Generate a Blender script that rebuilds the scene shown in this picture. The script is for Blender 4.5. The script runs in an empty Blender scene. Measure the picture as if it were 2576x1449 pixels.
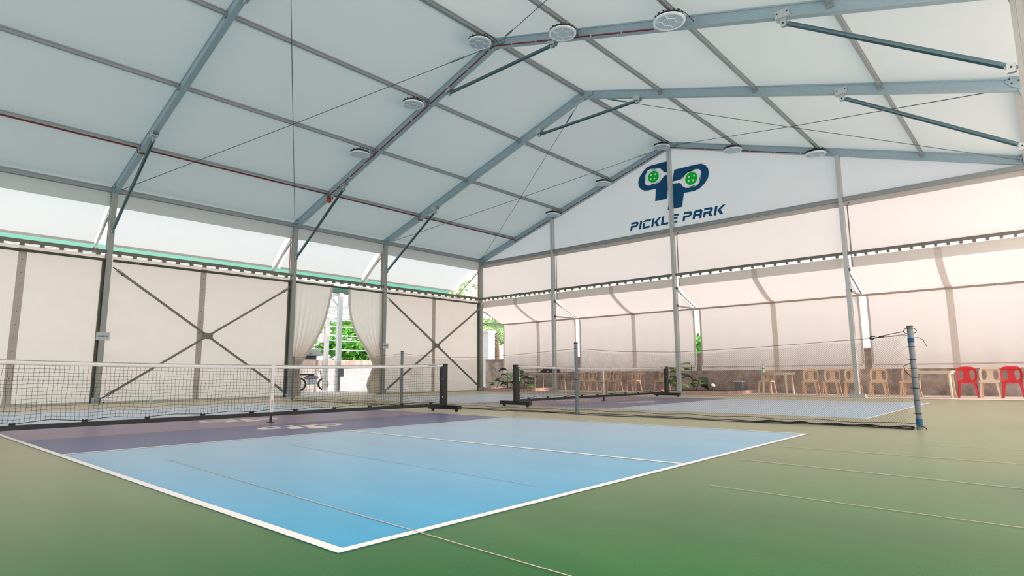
import bpy, math, random
from mathutils import Vector, Matrix
from mathutils.geometry import tessellate_polygon
random.seed(7)
S = bpy.context.scene
COL = S.collection
R = math.radians

# ------------------------------------------------------------------ camera
CX, CY, CZ = 8.86448, -1.38134, 0.68938
YAW, PITCH, ROLL = 0.73023, 0.14424, -0.00646
cam = bpy.data.cameras.new('camera'); cam.sensor_width = 36.0; cam.lens = 1506.279 / 2576 * 36
cam.clip_start = 0.05; cam.clip_end = 400
co = bpy.data.objects.new('camera', cam); COL.objects.link(co)
fw = Vector((-math.sin(YAW) * math.cos(PITCH), math.cos(YAW) * math.cos(PITCH), math.sin(PITCH)))
rt0 = Vector((math.cos(YAW), math.sin(YAW), 0)); up0 = rt0.cross(fw)
rt = rt0 * math.cos(ROLL) + up0 * math.sin(ROLL); upv = -rt0 * math.sin(ROLL) + up0 * math.cos(ROLL)
co.matrix_world = Matrix(((rt.x, upv.x, -fw.x, CX), (rt.y, upv.y, -fw.y, CY), (rt.z, upv.z, -fw.z, CZ), (0, 0, 0, 1)))
S.camera = co

# ------------------------------------------------------------------ world, sun, exposure
W = bpy.data.worlds.new('sky'); S.world = W; W.use_nodes = True
nt = W.node_tree; nt.nodes.clear()
wo = nt.nodes.new('ShaderNodeOutputWorld'); bg = nt.nodes.new('ShaderNodeBackground')
tc = nt.nodes.new('ShaderNodeTexCoord'); sx = nt.nodes.new('ShaderNodeSeparateXYZ'); rp = nt.nodes.new('ShaderNodeValToRGB')
nt.links.new(tc.outputs['Generated'], sx.inputs[0]); nt.links.new(sx.outputs['Z'], rp.inputs[0])
rp.color_ramp.elements[0].position = 0.0; rp.color_ramp.elements[0].color = (1.0, 0.97, 0.95, 1)
rp.color_ramp.elements[1].position = 0.7; rp.color_ramp.elements[1].color = (0.70, 0.90, 0.96, 1)
nt.links.new(rp.outputs[0], bg.inputs[0]); bg.inputs[1].default_value = 1.7
nt.links.new(bg.outputs[0], wo.inputs[0])
sun = bpy.data.lights.new('sun', 'SUN'); sun.energy = 6.5; sun.angle = R(12); sun.color = (1.0, 0.75, 0.62)
so = bpy.data.objects.new('sun', sun); COL.objects.link(so)
so.rotation_euler = Vector((0.86, 0.22, 0.36)).to_track_quat('Z', 'Y').to_euler()
S.view_settings.view_transform = 'Standard'; S.view_settings.look = 'None'
S.view_settings.gamma = 1.0; S.view_settings.use_curve_mapping = False
S.view_settings.exposure = 0.0
S.cycles.max_bounces = 10; S.cycles.diffuse_bounces = 6; S.cycles.transmission_bounces = 8
S.cycles.transparent_max_bounces = 16; S.cycles.sample_clamp_indirect = 6.0

# ------------------------------------------------------------------ materials
def mat(name, col, rough=0.6, metal=0.0, spec=0.5, noise=0.0, nscale=8.0, col2=None, bump=0.0, stretch=None):
    m = bpy.data.materials.new(name); m.use_nodes = True
    t = m.node_tree; b = t.nodes['Principled BSDF']
    b.inputs['Roughness'].default_value = rough; b.inputs['Metallic'].default_value = metal
    b.inputs['Specular IOR Level'].default_value = spec
    c1 = (*col, 1)
    if noise > 0 or col2 or bump:
        tcn = t.nodes.new('ShaderNodeTexCoord'); mp = t.nodes.new('ShaderNodeMapping')
        nz = t.nodes.new('ShaderNodeTexNoise'); nz.inputs['Scale'].default_value = nscale; nz.inputs['Detail'].default_value = 6
        nz.inputs['Roughness'].default_value = 0.65
        if stretch: mp.inputs['Scale'].default_value = stretch
        t.links.new(tcn.outputs['Object'], mp.inputs[0]); t.links.new(mp.outputs[0], nz.inputs['Vector'])
        r = t.nodes.new('ShaderNodeValToRGB'); r.color_ramp.elements[0].position = 0.3; r.color_ramp.elements[1].position = 0.7
        c2 = (*col2, 1) if col2 else tuple(min(1, c * (1 + noise)) for c in col) + (1,)
        r.color_ramp.elements[0].color = c1 if col2 else tuple(c * (1 - noise) for c in col) + (1,)
        r.color_ramp.elements[1].color = c2
        t.links.new(nz.outputs['Fac'], r.inputs[0]); t.links.new(r.outputs[0], b.inputs['Base Color'])
        if bump:
            bp = t.nodes.new('ShaderNodeBump'); bp.inputs['Strength'].default_value = bump; bp.inputs['Distance'].default_value = 0.02
            t.links.new(nz.outputs['Fac'], bp.inputs['Height']); t.links.new(bp.outputs[0], b.inputs['Normal'])
    else:
        b.inputs['Base Color'].default_value = c1
    return m

def fabric(name, trans, refl, tfac, gloss=0.03, noise=0.03, nscale=3.0):
    """coated tarpaulin: lets daylight through and reflects the rest"""
    m = bpy.data.materials.new(name); m.use_nodes = True
    t = m.node_tree; t.nodes.clear()
    o = t.nodes.new('ShaderNodeOutputMaterial'); tr = t.nodes.new('ShaderNodeBsdfTranslucent'); df = t.nodes.new('ShaderNodeBsdfDiffuse')
    gl = t.nodes.new('ShaderNodeBsdfGlossy'); mx = t.nodes.new('ShaderNodeMixShader'); m2 = t.nodes.new('ShaderNodeMixShader')
    tcn = t.nodes.new('ShaderNodeTexCoord'); nz = t.nodes.new('ShaderNodeTexNoise'); nz.inputs['Scale'].default_value = nscale; nz.inputs['Detail'].default_value = 5
    t.links.new(tcn.outputs['Object'], nz.inputs['Vector'])
    r = t.nodes.new('ShaderNodeValToRGB'); r.color_ramp.elements[0].position = 0.3; r.color_ramp.elements[1].position = 0.7
    r.color_ramp.elements[0].color = tuple(c * (1 - noise) for c in trans) + (1,); r.color_ramp.elements[1].color = (*trans, 1)
    t.links.new(nz.outputs['Fac'], r.inputs[0]); t.links.new(r.outputs[0], tr.inputs['Color'])
    df.inputs['Color'].default_value = (*refl, 1); gl.inputs['Roughness'].default_value = 0.45; gl.inputs['Color'].default_value = (0.8, 0.8, 0.8, 1)
    mx.inputs[0].default_value = tfac; m2.inputs[0].default_value = gloss
    t.links.new(df.outputs[0], mx.inputs[1]); t.links.new(tr.outputs[0], mx.inputs[2])
    t.links.new(mx.outputs[0], m2.inputs[1]); t.links.new(gl.outputs[0], m2.inputs[2]); t.links.new(m2.outputs[0], o.inputs[0])
    return m

M = {}
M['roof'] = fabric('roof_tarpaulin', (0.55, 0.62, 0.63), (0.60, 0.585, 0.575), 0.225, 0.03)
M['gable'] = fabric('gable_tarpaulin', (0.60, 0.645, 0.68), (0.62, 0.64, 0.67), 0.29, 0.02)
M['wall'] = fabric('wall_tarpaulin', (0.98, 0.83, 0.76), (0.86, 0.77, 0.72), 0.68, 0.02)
M['band'] = fabric('upper_tarpaulin', (0.79, 0.715, 0.70), (0.78, 0.73, 0.715), 0.48, 0.02, 0.015)
M['awn'] = fabric('awning_tarpaulin', (0.80, 0.71, 0.685), (0.78, 0.72, 0.70), 0.51, 0.02, 0.02)
M['thin'] = fabric('thin_tarpaulin', (0.99, 0.95, 0.92), (0.8, 0.78, 0.76), 0.92, 0.01)
M['flap'] = fabric('flap_tarpaulin', (0.94, 0.835, 0.81), (0.82, 0.77, 0.755), 0.62, 0.02, 0.015)
M['curtain'] = fabric('curtain_tarpaulin', (0.97, 0.87, 0.81), (0.83, 0.77, 0.72), 0.60, 0.02)
M['hem'] = fabric('double_tarpaulin', (0.82, 0.77, 0.73), (0.62, 0.59, 0.56), 0.36, 0.02)
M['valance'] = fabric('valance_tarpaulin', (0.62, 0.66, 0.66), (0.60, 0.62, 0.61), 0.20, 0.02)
M['seam'] = fabric('seam_tarpaulin', (0.82, 0.74, 0.69), (0.66, 0.61, 0.56), 0.46, 0.02, 0.15, 6)
M['steel'] = mat('aluminium_frame', (0.33, 0.44, 0.50), 0.42, 0.2, 0.5, 0.06, 14)
M['purlin'] = mat('aluminium_purlin', (0.30, 0.33, 0.34), 0.5, 0.3, 0.4, 0.06, 14)
M['galv'] = mat('galvanised_tube', (0.13, 0.20, 0.22), 0.28, 0.75, 0.5, 0.15, 30)
M['plate'] = mat('galvanised_plate', (0.50, 0.55, 0.57), 0.45, 0.4, 0.5, 0.10, 30)
M['bolt'] = mat('dark_bolt', (0.05, 0.06, 0.06), 0.5, 0.5)
M['olive'] = mat('dull_rail', (0.10, 0.10, 0.08), 0.5, 0.3, 0.4, 0.1, 20)
M['brace'] = mat('dull_brace', (0.19, 0.18, 0.15), 0.5, 0.3, 0.4, 0.15, 20)
M['post'] = mat('weathered_post', (0.34, 0.35, 0.33), 0.5, 0.2, 0.4, 0.08, 12)
M['wire'] = mat('steel_wire', (0.12, 0.13, 0.13), 0.5, 0.6)
M['red'] = mat('red_conduit', (0.20, 0.012, 0.02), 0.45)
M['redcap'] = mat('red_fitting', (0.55, 0.03, 0.03), 0.4)
M['black'] = mat('black_powder_coat', (0.006, 0.012, 0.014), 0.4, 0.0, 0.4)
M['cord'] = mat('black_cord', (0.012, 0.012, 0.014), 0.7)
M['mesh'] = mat('brown_mesh', (0.10, 0.075, 0.06), 0.7)
M['tape'] = mat('white_net_tape', (0.72, 0.72, 0.70), 0.7, 0, 0.3, 0.05, 30)
M['bandgrey'] = mat('grey_net_tape', (0.36, 0.38, 0.38), 0.7, 0, 0.3, 0.25, 12)
M['pole'] = mat('grey_painted_pole', (0.17, 0.20, 0.24), 0.5, 0.2, 0.4, 0.08, 20)
M['bluetape'] = mat('blue_tape', (0.01, 0.10, 0.24), 0.4)
M['blue'] = mat('print_blue', (0.004, 0.075, 0.19), 0.6, 0, 0.2)
M['green'] = mat('print_green', (0.0, 0.52, 0.045), 0.6, 0, 0.2)
M['printwhite'] = mat('print_white', (0.93, 0.94, 0.95), 0.7, 0, 0.2)
M['paper'] = mat('paper', (0.60, 0.63, 0.66), 0.8, 0, 0.2)
M['ink'] = mat('ink', (0.004, 0.004, 0.006), 0.8, 0, 0.1)
M['lamp'] = mat('lamp_lens', (0.26, 0.42, 0.53), 0.35, 0, 0.5)
M['lamprim'] = mat('lamp_rim', (0.80, 0.82, 0.86), 0.4)
M['tan'] = mat('tan_plastic', (0.72, 0.51, 0.36), 0.4, 0, 0.5, 0.05, 10)
M['beige'] = mat('beige_plastic', (0.70, 0.55, 0.42), 0.4, 0, 0.5, 0.05, 10)
M['redp'] = mat('red_plastic', (0.62, 0.012, 0.02), 0.35, 0, 0.5)
M['cream'] = mat('cream_plastic', (0.64, 0.54, 0.42), 0.45, 0, 0.5, 0.06, 8)
M['conc'] = mat('stained_concrete', (0.22, 0.165, 0.14), 0.85, 0, 0.2, 0, 2.6, (0.58, 0.47, 0.42), 0.35)
M['slab'] = mat('pale_concrete', (0.50, 0.42, 0.38), 0.8, 0, 0.3, 0, 3.0, (0.64, 0.55, 0.50), 0.1)
M['pink'] = mat('pink_painted_kerb', (0.56, 0.38, 0.33), 0.7, 0, 0.3, 0.12, 5)
M['white'] = mat('white_paint', (0.80, 0.79, 0.79), 0.6, 0, 0.4, 0.03, 5)
M['render'] = mat('white_render', (0.80, 0.77, 0.77), 0.85, 0, 0.2, 0.04, 3)
M['stain'] = mat('streaked_coping', (0.34, 0.28, 0.25), 0.9, 0, 0.1, 0, 5, (0.70, 0.64, 0.61), 0.1, (1, 1, 0.12))
M['turq'] = mat('green_fascia', (0.03, 0.26, 0.22), 0.5)
M['hutdark'] = mat('dark_hut', (0.03, 0.035, 0.05), 0.7)
M['turqd'] = mat('dark_green_gutter', (0.01, 0.10, 0.07), 0.5)
M['lightpost'] = mat('pale_post', (0.50, 0.51, 0.51), 0.5, 0.15, 0.4, 0.06, 12)
M['earth'] = mat('pavement', (0.55, 0.52, 0.49), 0.9, 0, 0.2, 0.08, 1.5)
M['soil'] = mat('soil', (0.05, 0.035, 0.025), 0.95, 0, 0.1, 0.3, 10, None, 0.5)
M['leaf'] = mat('leaf_green', (0.07, 0.22, 0.03), 0.35, 0, 0.5, 0, 3, (0.26, 0.52, 0.09))
M['leafd'] = mat('leaf_dark', (0.012, 0.045, 0.016), 0.4, 0, 0.5, 0.3, 5)
M['tree'] = mat('tree_foliage', (0.03, 0.24, 0.03), 0.5, 0, 0.3, 0, 2.0, (0.24, 0.62, 0.10))
M['palm'] = mat('palm_foliage', (0.20, 0.42, 0.16), 0.5, 0, 0.3, 0, 2.0, (0.55, 0.68, 0.32))
M['bark'] = mat('bark', (0.16, 0.11, 0.08), 0.9, 0, 0.1, 0.3, 12, None, 0.5)
M['bluebox'] = mat('grey_box', (0.20, 0.21, 0.25), 0.5)
M['clear'] = mat('clear_plastic', (0.72, 0.76, 0.78), 0.15, 0, 0.5)
M['teal'] = mat('teal_cap', (0.0, 0.22, 0.26), 0.4)
M['edgered'] = mat('faded_red_edge', (0.45, 0.16, 0.12), 0.6)
M['woodbar'] = mat('weathered_wood', (0.38, 0.30, 0.26), 0.8, 0, 0.2, 0.15, 9)

def paint(name, col, rough, amt=0.05, sheen=0.6):
    m = mat(name, col, rough, 0, 0.5)
    t = m.node_tree; b = t.nodes['Principled BSDF']
    b.inputs['IOR'].default_value = 1.17
    b.inputs['Sheen Weight'].default_value = sheen; b.inputs['Sheen Roughness'].default_value = 0.22; b.inputs['Sheen Tint'].default_value = (1.0, 0.83, 0.72, 1)  # tinted sheen puts the warm grazing reflection of bright walls into the paint
    tcn = t.nodes.new('ShaderNodeTexCoord')
    n1 = t.nodes.new('ShaderNodeTexNoise'); n1.inputs['Scale'].default_value = 0.9; n1.inputs['Detail'].default_value = 5
    mp = t.nodes.new('ShaderNodeMapping'); mp.inputs['Rotation'].default_value = (0, 0, R(3)); mp.inputs['Scale'].default_value = (0.35, 2.2, 1)
    n2 = t.nodes.new('ShaderNodeTexNoise'); n2.inputs['Scale'].default_value = 140; n2.inputs['Detail'].default_value = 2
    t.links.new(tcn.outputs['Object'], mp.inputs[0]); t.links.new(mp.outputs[0], n1.inputs['Vector']); t.links.new(tcn.outputs['Object'], n2.inputs['Vector'])
    ad = t.nodes.new('ShaderNodeMath'); ad.operation = 'ADD'; ml = t.nodes.new('ShaderNodeMath'); ml.operation = 'MULTIPLY'; ml.inputs[1].default_value = 0.35
    t.links.new(n2.outputs['Fac'], ml.inputs[0]); t.links.new(n1.outputs['Fac'], ad.inputs[0]); t.links.new(ml.outputs[0], ad.inputs[1])
    r = t.nodes.new('ShaderNodeValToRGB'); r.color_ramp.elements[0].position = 0.45; r.color_ramp.elements[1].position = 0.95
    r.color_ramp.elements[0].color = tuple(c * (1 - amt * 1.5) for c in col) + (1,)
    r.color_ramp.elements[1].color = tuple(min(1, c * (1 + amt * 1.5) + 0.012) for c in col) + (1,)
    t.links.new(ad.outputs[0], r.inputs[0]); t.links.new(r.outputs[0], b.inputs['Base Color'])
    bp = t.nodes.new('ShaderNodeBump'); bp.inputs['Strength'].default_value = 0.25; bp.inputs['Distance'].default_value = 0.002
    t.links.new(n2.outputs['Fac'], bp.inputs['Height']); t.links.new(bp.outputs[0], b.inputs['Normal'])
    return m
M['fgreen'] = paint('court_green', (0.004, 0.130, 0.022), 0.33, 0.10, 0.58)
M['fblue'] = paint('court_blue', (0.012, 0.37, 0.66), 0.33, 0.05, 0.60)
M['fpurple'] = paint('court_purple', (0.085, 0.115, 0.27), 0.33, 0.05, 0.12)
M['fpurple2'] = paint('court_purple_pinkish', (0.17, 0.12, 0.25), 0.33, 0.07, 0.14)  # pinker purple on the far side of the thin dark line
M['fline'] = paint('court_line', (0.88, 0.87, 0.87), 0.5, 0.02, 0.1)
M['fstripe'] = paint('court_dark_stripe', (0.02, 0.03, 0.08), 0.5, 0.02)  # thin dark line where the two purples meet
M['flogo'] = paint('court_emblem', (0.66, 0.62, 0.55), 0.5, 0.03)
M['fblack'] = mat('edge_gap', (0.01, 0.009, 0.008), 0.9)

# ------------------------------------------------------------------ mesh builder
ORG = {}
class MB:
    def __init__(s): s.v = []; s.f = []; s.m = []; s.k = 0
    def mi(s, k): s.k = k; return s
    def add(s, vs, fs):
        o = len(s.v); s.v += [Vector(v) for v in vs]
        for f in fs: s.f.append([i + o for i in f]); s.m.append(s.k)
        return s
    def box(s, x0, x1, y0, y1, z0, z1):
        v = [(x, y, z) for z in (z0, z1) for (x, y) in ((x0, y0), (x1, y0), (x1, y1), (x0, y1))]
        return s.add(v, [(3, 2, 1, 0), (4, 5, 6, 7), (0, 1, 5, 4), (1, 2, 6, 5), (2, 3, 7, 6), (3, 0, 4, 7)])
    def sect(s, A, B, sec, up=(0, 0, 1)):
        """extrude a closed section (list of (u, v)) from A to B; v follows up"""
        A = Vector(A); B = Vector(B); d = (B - A).normalized(); up = Vector(up)
        u = d.cross(up); u = u.normalized() if u.length > 1e-5 else d.cross(Vector((1, 0, 0))).normalized(); w = u.cross(d)
        n = len(sec); v = [A + u * a + w * b for a, b in sec] + [B + u * a + w * b for a, b in sec]
        f = [(i, (i + 1) % n, n + (i + 1) % n, n + i) for i in range(n)] + [tuple(range(n))[::-1], tuple(range(n, 2 * n))]
        return s.add(v, f)
    def bar(s, A, B, w, h, up=(0, 0, 1)):
        return s.sect(A, B, [(-w / 2, -h / 2), (w / 2, -h / 2), (w / 2, h / 2), (-w / 2, h / 2)], up)
    def prof(s, A, B, w, h, up=(0, 0, 1), l=0.03, r=0.012):
        a, b = w / 2, h / 2
        sec = [(-a, -b), (a, -b), (a, -b + l), (a - r, -b + l), (a - r, b - l), (a, b - l), (a, b), (-a, b), (-a, b - l), (-a + r, b - l), (-a + r, -b + l), (-a, -b + l)]
        return s.sect(A, B, sec, up)
    def tube(s, pts, r, n=8, closed=False, caps=True, radii=None):
        pts = [Vector(p) for p in pts]; k = len(pts); o = len(s.v); prev = None
        for i, p in enumerate(pts):
            a = pts[i - 1] if (i > 0 or closed) else p; b = pts[(i + 1) % k] if (i < k - 1 or closed) else p
            d = (b - a).normalized() if (b - a).length > 1e-9 else Vector((0, 0, 1))
            if prev is None:
                u = d.cross(Vector((0, 0, 1)));
                if u.length < 1e-3: u = d.cross(Vector((1, 0, 0)))
            else: u = prev - d * prev.dot(d)
            u.normalize(); prev = u; w = d.cross(u); rr = radii[i] if radii else r
            s.v += [p + (u * math.cos(2 * math.pi * j / n) + w * math.sin(2 * math.pi * j / n)) * rr for j in range(n)]
        for i in range(k if closed else k - 1):
            a = o + i * n; b = o + ((i + 1) % k) * n
            for j in range(n): s.f.append([a + j, a + (j + 1) % n, b + (j + 1) % n, b + j]); s.m.append(s.k)
        if caps and not closed:
            s.f.append(list(range(o, o + n))[::-1]); s.m.append(s.k); s.f.append(list(range(o + (k - 1) * n, o + k * n))); s.m.append(s.k)
        return s
    def lathe(s, prof, c=(0, 0, 0), n=24, axis='z'):
        o = len(s.v); c = Vector(c)
        for (r, z) in prof:
            for j in range(n):
                a = 2 * math.pi * j / n; p = (r * math.cos(a), r * math.sin(a), z)
                if axis == 'x': p = (z, p[0], p[1])
                if axis == 'y': p = (p[0], z, p[1])
                s.v.append(c + Vector(p))
        k = len(prof)
        for i in range(k - 1):
            for j in range(n): s.f.append([o + i * n + j, o + i * n + (j + 1) % n, o + (i + 1) * n + (j + 1) % n, o + (i + 1) * n + j]); s.m.append(s.k)
        s.f.append([o + j for j in range(n)][::-1]); s.m.append(s.k); s.f.append([o + (k - 1) * n + j for j in range(n)]); s.m.append(s.k)
        return s
    def plate(s, loops, fn, t):
        """flat shape with holes; loops in 2D, fn(u, v, w) -> 3D, thickness t (0 = one face)"""
        tri = tessellate_polygon([[Vector((a, b, 0)) for a, b in L] for L in loops]); flat = [p for L in loops for p in L]; n = len(flat)
        if t == 0: return s.add([fn(a, b, 0) for a, b in flat], [tuple(x) for x in tri])
        vs = [fn(a, b, -t / 2) for a, b in flat] + [fn(a, b, t / 2) for a, b in flat]
        fs = [tuple(x) for x in tri] + [tuple(i + n for i in x)[::-1] for x in tri]; o = 0
        for L in loops:
            k = len(L); fs += [(o + i, o + (i + 1) % k, n + o + (i + 1) % k, n + o + i) for i in range(k)]; o += k
        return s.add(vs, fs)
    def grid(s, nu, nv, fn):
        vs = [fn(i / nu, j / nv) for j in range(nv + 1) for i in range(nu + 1)]
        return s.add(vs, [(j * (nu + 1) + i, j * (nu + 1) + i + 1, (j + 1) * (nu + 1) + i + 1, (j + 1) * (nu + 1) + i) for j in range(nv) for i in range(nu)])
    def build(s, name, mats, parent=None, org=None, smooth=False, **tags):
        o3 = ORG.get(parent.name, Vector((0, 0, 0))) if parent else Vector(org or (0, 0, 0))
        me = bpy.data.meshes.new(name); me.from_pydata([v - o3 for v in s.v], [], s.f)
        for m in (mats if isinstance(mats, (list, tuple)) else [mats]): me.materials.append(M[m] if isinstance(m, str) else m)
        for p, k in zip(me.polygons, s.m): p.material_index = k; p.use_smooth = smooth
        me.update()
        o = bpy.data.objects.new(name, me); COL.objects.link(o)
        if parent: o.parent = parent
        else: o.location = o3
        ORG[o.name] = o3
        for k, v in tags.items(): o[k] = v
        return o

def thing(name, label, cat, loc=(0, 0, 0), group=None):
    o = bpy.data.objects.new(name, None); COL.objects.link(o); o.location = loc; o.empty_display_size = 0.1
    o['label'] = label; o['category'] = cat
    if group: o['group'] = group
    ORG[o.name] = Vector(loc); return o
def tag(o, label, cat, group=None):
    o['label'] = label; o['category'] = cat
    if group: o['group'] = group
    return o
def copy_tree(o, parent=None):
    c = o.copy(); COL.objects.link(c)
    if parent: c.parent = parent
    for ch in list(o.children): copy_tree(ch, c)
    return c

# ------------------------------------------------------------------ tent dimensions (metres, court net line is x = 0, tent ridge runs along y)
XE, ZE, XR, ZR = -10.079, 5.846, -0.602, 8.808
SL = (ZR - ZE) / (XR - XE)
XC = -10.13; XCR = 9.015
FY = [3.255, 8.651, 12.408, 17.691]
YN = -7.4
TP = [0.0, 0.2199, 0.4844, 0.7389, 1.0]
GX = [-5.962, -0.634, 4.722]
def zr(x): return ZR - SL * abs(x - XR)
BAYN = ['bay nearest the camera', 'bay with the big crossed braces', 'doorway bay', 'last bay before the gable wall']
FRN = ['nearest the camera', 'carrying the nearer row of lamps', 'between the two rows of lamps', 'against the gable wall']
BAYS = [(YN, FY[0]), (FY[0], FY[1]), (FY[1], FY[2]), (FY[2], FY[3])]

# ------------------------------------------------------------------ floor
L6 = 6.096; D = 9.058
def rect(b, k, x0, x1, y0, y1, z):
    b.mi(k).add([(x0, y0, z), (x1, y0, z), (x1, y1, z), (x0, y1, z)], [(0, 1, 2, 3)])
fb = MB()
fb.mi(0).box(-10.9, 9.6, YN, 17.47, -0.12, 0.0)
for y0 in (0.0, D):
    for (a, b_) in ((-6.705, 0), (0, 6.705)):
        rect(fb, 1, a, b_, y0, y0 + L6, 0.0012)
    rect(fb, 2, 0.33, 2.11, y0, y0 + L6, 0.0022); rect(fb, 3, -2.11, 0.30, y0, y0 + L6, 0.0022)
    rect(fb, 5, 0.295, 0.335, y0 + 0.05, y0 + L6 - 0.05, 0.0030)
    w = 0.05
    for x in (-6.705, 6.655): rect(fb, 4, x, x + w, y0, y0 + L6, 0.0038)
    for x in (-2.134, 2.084): rect(fb, 4, x, x + w, y0 + w, y0 + L6 - w, 0.0038)
    for y in (y0, y0 + L6 - w): rect(fb, 4, -6.655, 6.655, y, y + w, 0.0038)
    for (a, b_) in ((-6.655, -2.134), (2.134, 6.655)): rect(fb, 4, a, b_, y0 + L6 / 2 - w / 2, y0 + L6 / 2 + w / 2, 0.0038)
rect(fb, 6, -10.0, 9.6, 17.44, 17.50, 0.002)
EMQ = [(-0.653,8.266),(-1.15,8.267),(-1.395,8.27),(-1.57,8.23),(-1.751,8.095),(-1.885,7.929),(-1.948,7.746),(-1.925,7.567),(-1.817,7.439),(-1.682,7.368),(-1.509,7.35),(-1.235,7.354),(-1.29,6.888),(-0.831,6.891),(-0.668,7.748),(-0.849,7.768),(-0.935,7.709),(-1.086,7.563),(-1.233,7.517),(-1.55,7.531),(-1.647,7.598),(-1.68,7.698),(-1.645,7.944),(-1.55,8.105),(-1.426,8.14),(-1.157,8.113),(-1.038,8.068),(-0.946,7.972),(-0.891,7.89),(-0.656,7.857),(-0.597,8.263)]
EMP = [(-0.491,7.885),(0.336,7.881),(0.511,7.866),(0.659,7.78),(0.748,7.64),(0.771,7.485),(0.729,7.302),(0.602,7.139),(0.421,7.007),(0.221,6.954),(-0.17,6.962),(-0.262,6.484),(-0.809,6.476),(-0.669,7.09),(-0.601,7.398),(-0.469,7.379),(-0.309,7.365),(-0.254,7.309),(-0.2,7.21),(-0.092,7.13),(0.03,7.108),(0.297,7.12),(0.41,7.202),(0.473,7.361),(0.503,7.59),(0.436,7.689),(0.284,7.726),(0.016,7.707),(-0.1,7.648),(-0.245,7.483),(-0.292,7.472),(-0.464,7.472),(-0.581,7.476)]
def circ(cx, cy, rx, ry=None, n=20): return [(cx + rx * math.cos(2 * math.pi * i / n), cy + (ry or rx) * math.sin(2 * math.pi * i / n)) for i in range(n)]
for y0 in (0.0, D):
    for xo in (0.954, -0.99):
        g = lambda a, b, c, xo=xo, y0=y0: (xo - (b - 7.746) * 0.42, y0 + 2.40 + (a + 1.948) * 0.4375, 0.0032)
        fb.mi(7)
        for L in (EMQ, EMP): fb.plate([L], g, 0)
        for c in ((-1.317, 7.82), (0.13, 7.425)): fb.plate([circ(c[0], c[1], 0.13, 0.12)], g, 0)
floor = fb.build('floor', ['fgreen', 'fblue', 'fpurple', 'fpurple2', 'fline', 'fstripe', 'fblack', 'flogo'], kind='structure')
# thin pale scratches and roller seams worn into the paint
b = MB()
for (x0, y0, x1, y1, w) in ((3.2, 0.55, 8.0, 0.35, 0.008), (6.9, 3.55, 9.4, 3.3, 0.012), (6.8, 4.65, 9.3, 4.6, 0.012), (7.2, 2.3, 9.4, 2.15, 0.008), (3.0, 1.75, 6.4, 1.6, 0.006), (7.6, 5.6, 9.4, 5.75, 0.01)):
    b.add([(x0, y0, .0045), (x1, y1, .0045), (x1, y1 + w, .0045), (x0, y0 + w, .0045)], [(0, 1, 2, 3)])
b.build('scratch', 'slab', floor)

b = MB(); b.box(-10.9, 9.6, 17.50, 20.6, -0.12, 0.012)
b.build('floor', 'slab', kind='structure')
b = MB(); b.grid(8, 8, lambda u, v: (-90 + u * 140, -30 + v * 120, -0.13))
b.build('ground', 'earth', kind='structure')

# ------------------------------------------------------------------ roof
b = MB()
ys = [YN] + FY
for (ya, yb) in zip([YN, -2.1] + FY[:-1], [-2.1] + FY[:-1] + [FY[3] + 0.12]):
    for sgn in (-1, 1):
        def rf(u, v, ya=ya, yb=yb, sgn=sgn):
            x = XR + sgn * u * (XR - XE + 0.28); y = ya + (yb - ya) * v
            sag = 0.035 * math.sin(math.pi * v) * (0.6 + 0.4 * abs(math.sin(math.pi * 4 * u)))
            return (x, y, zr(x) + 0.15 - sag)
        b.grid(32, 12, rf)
b.build('ceiling', 'roof', kind='structure', smooth=True)

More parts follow.
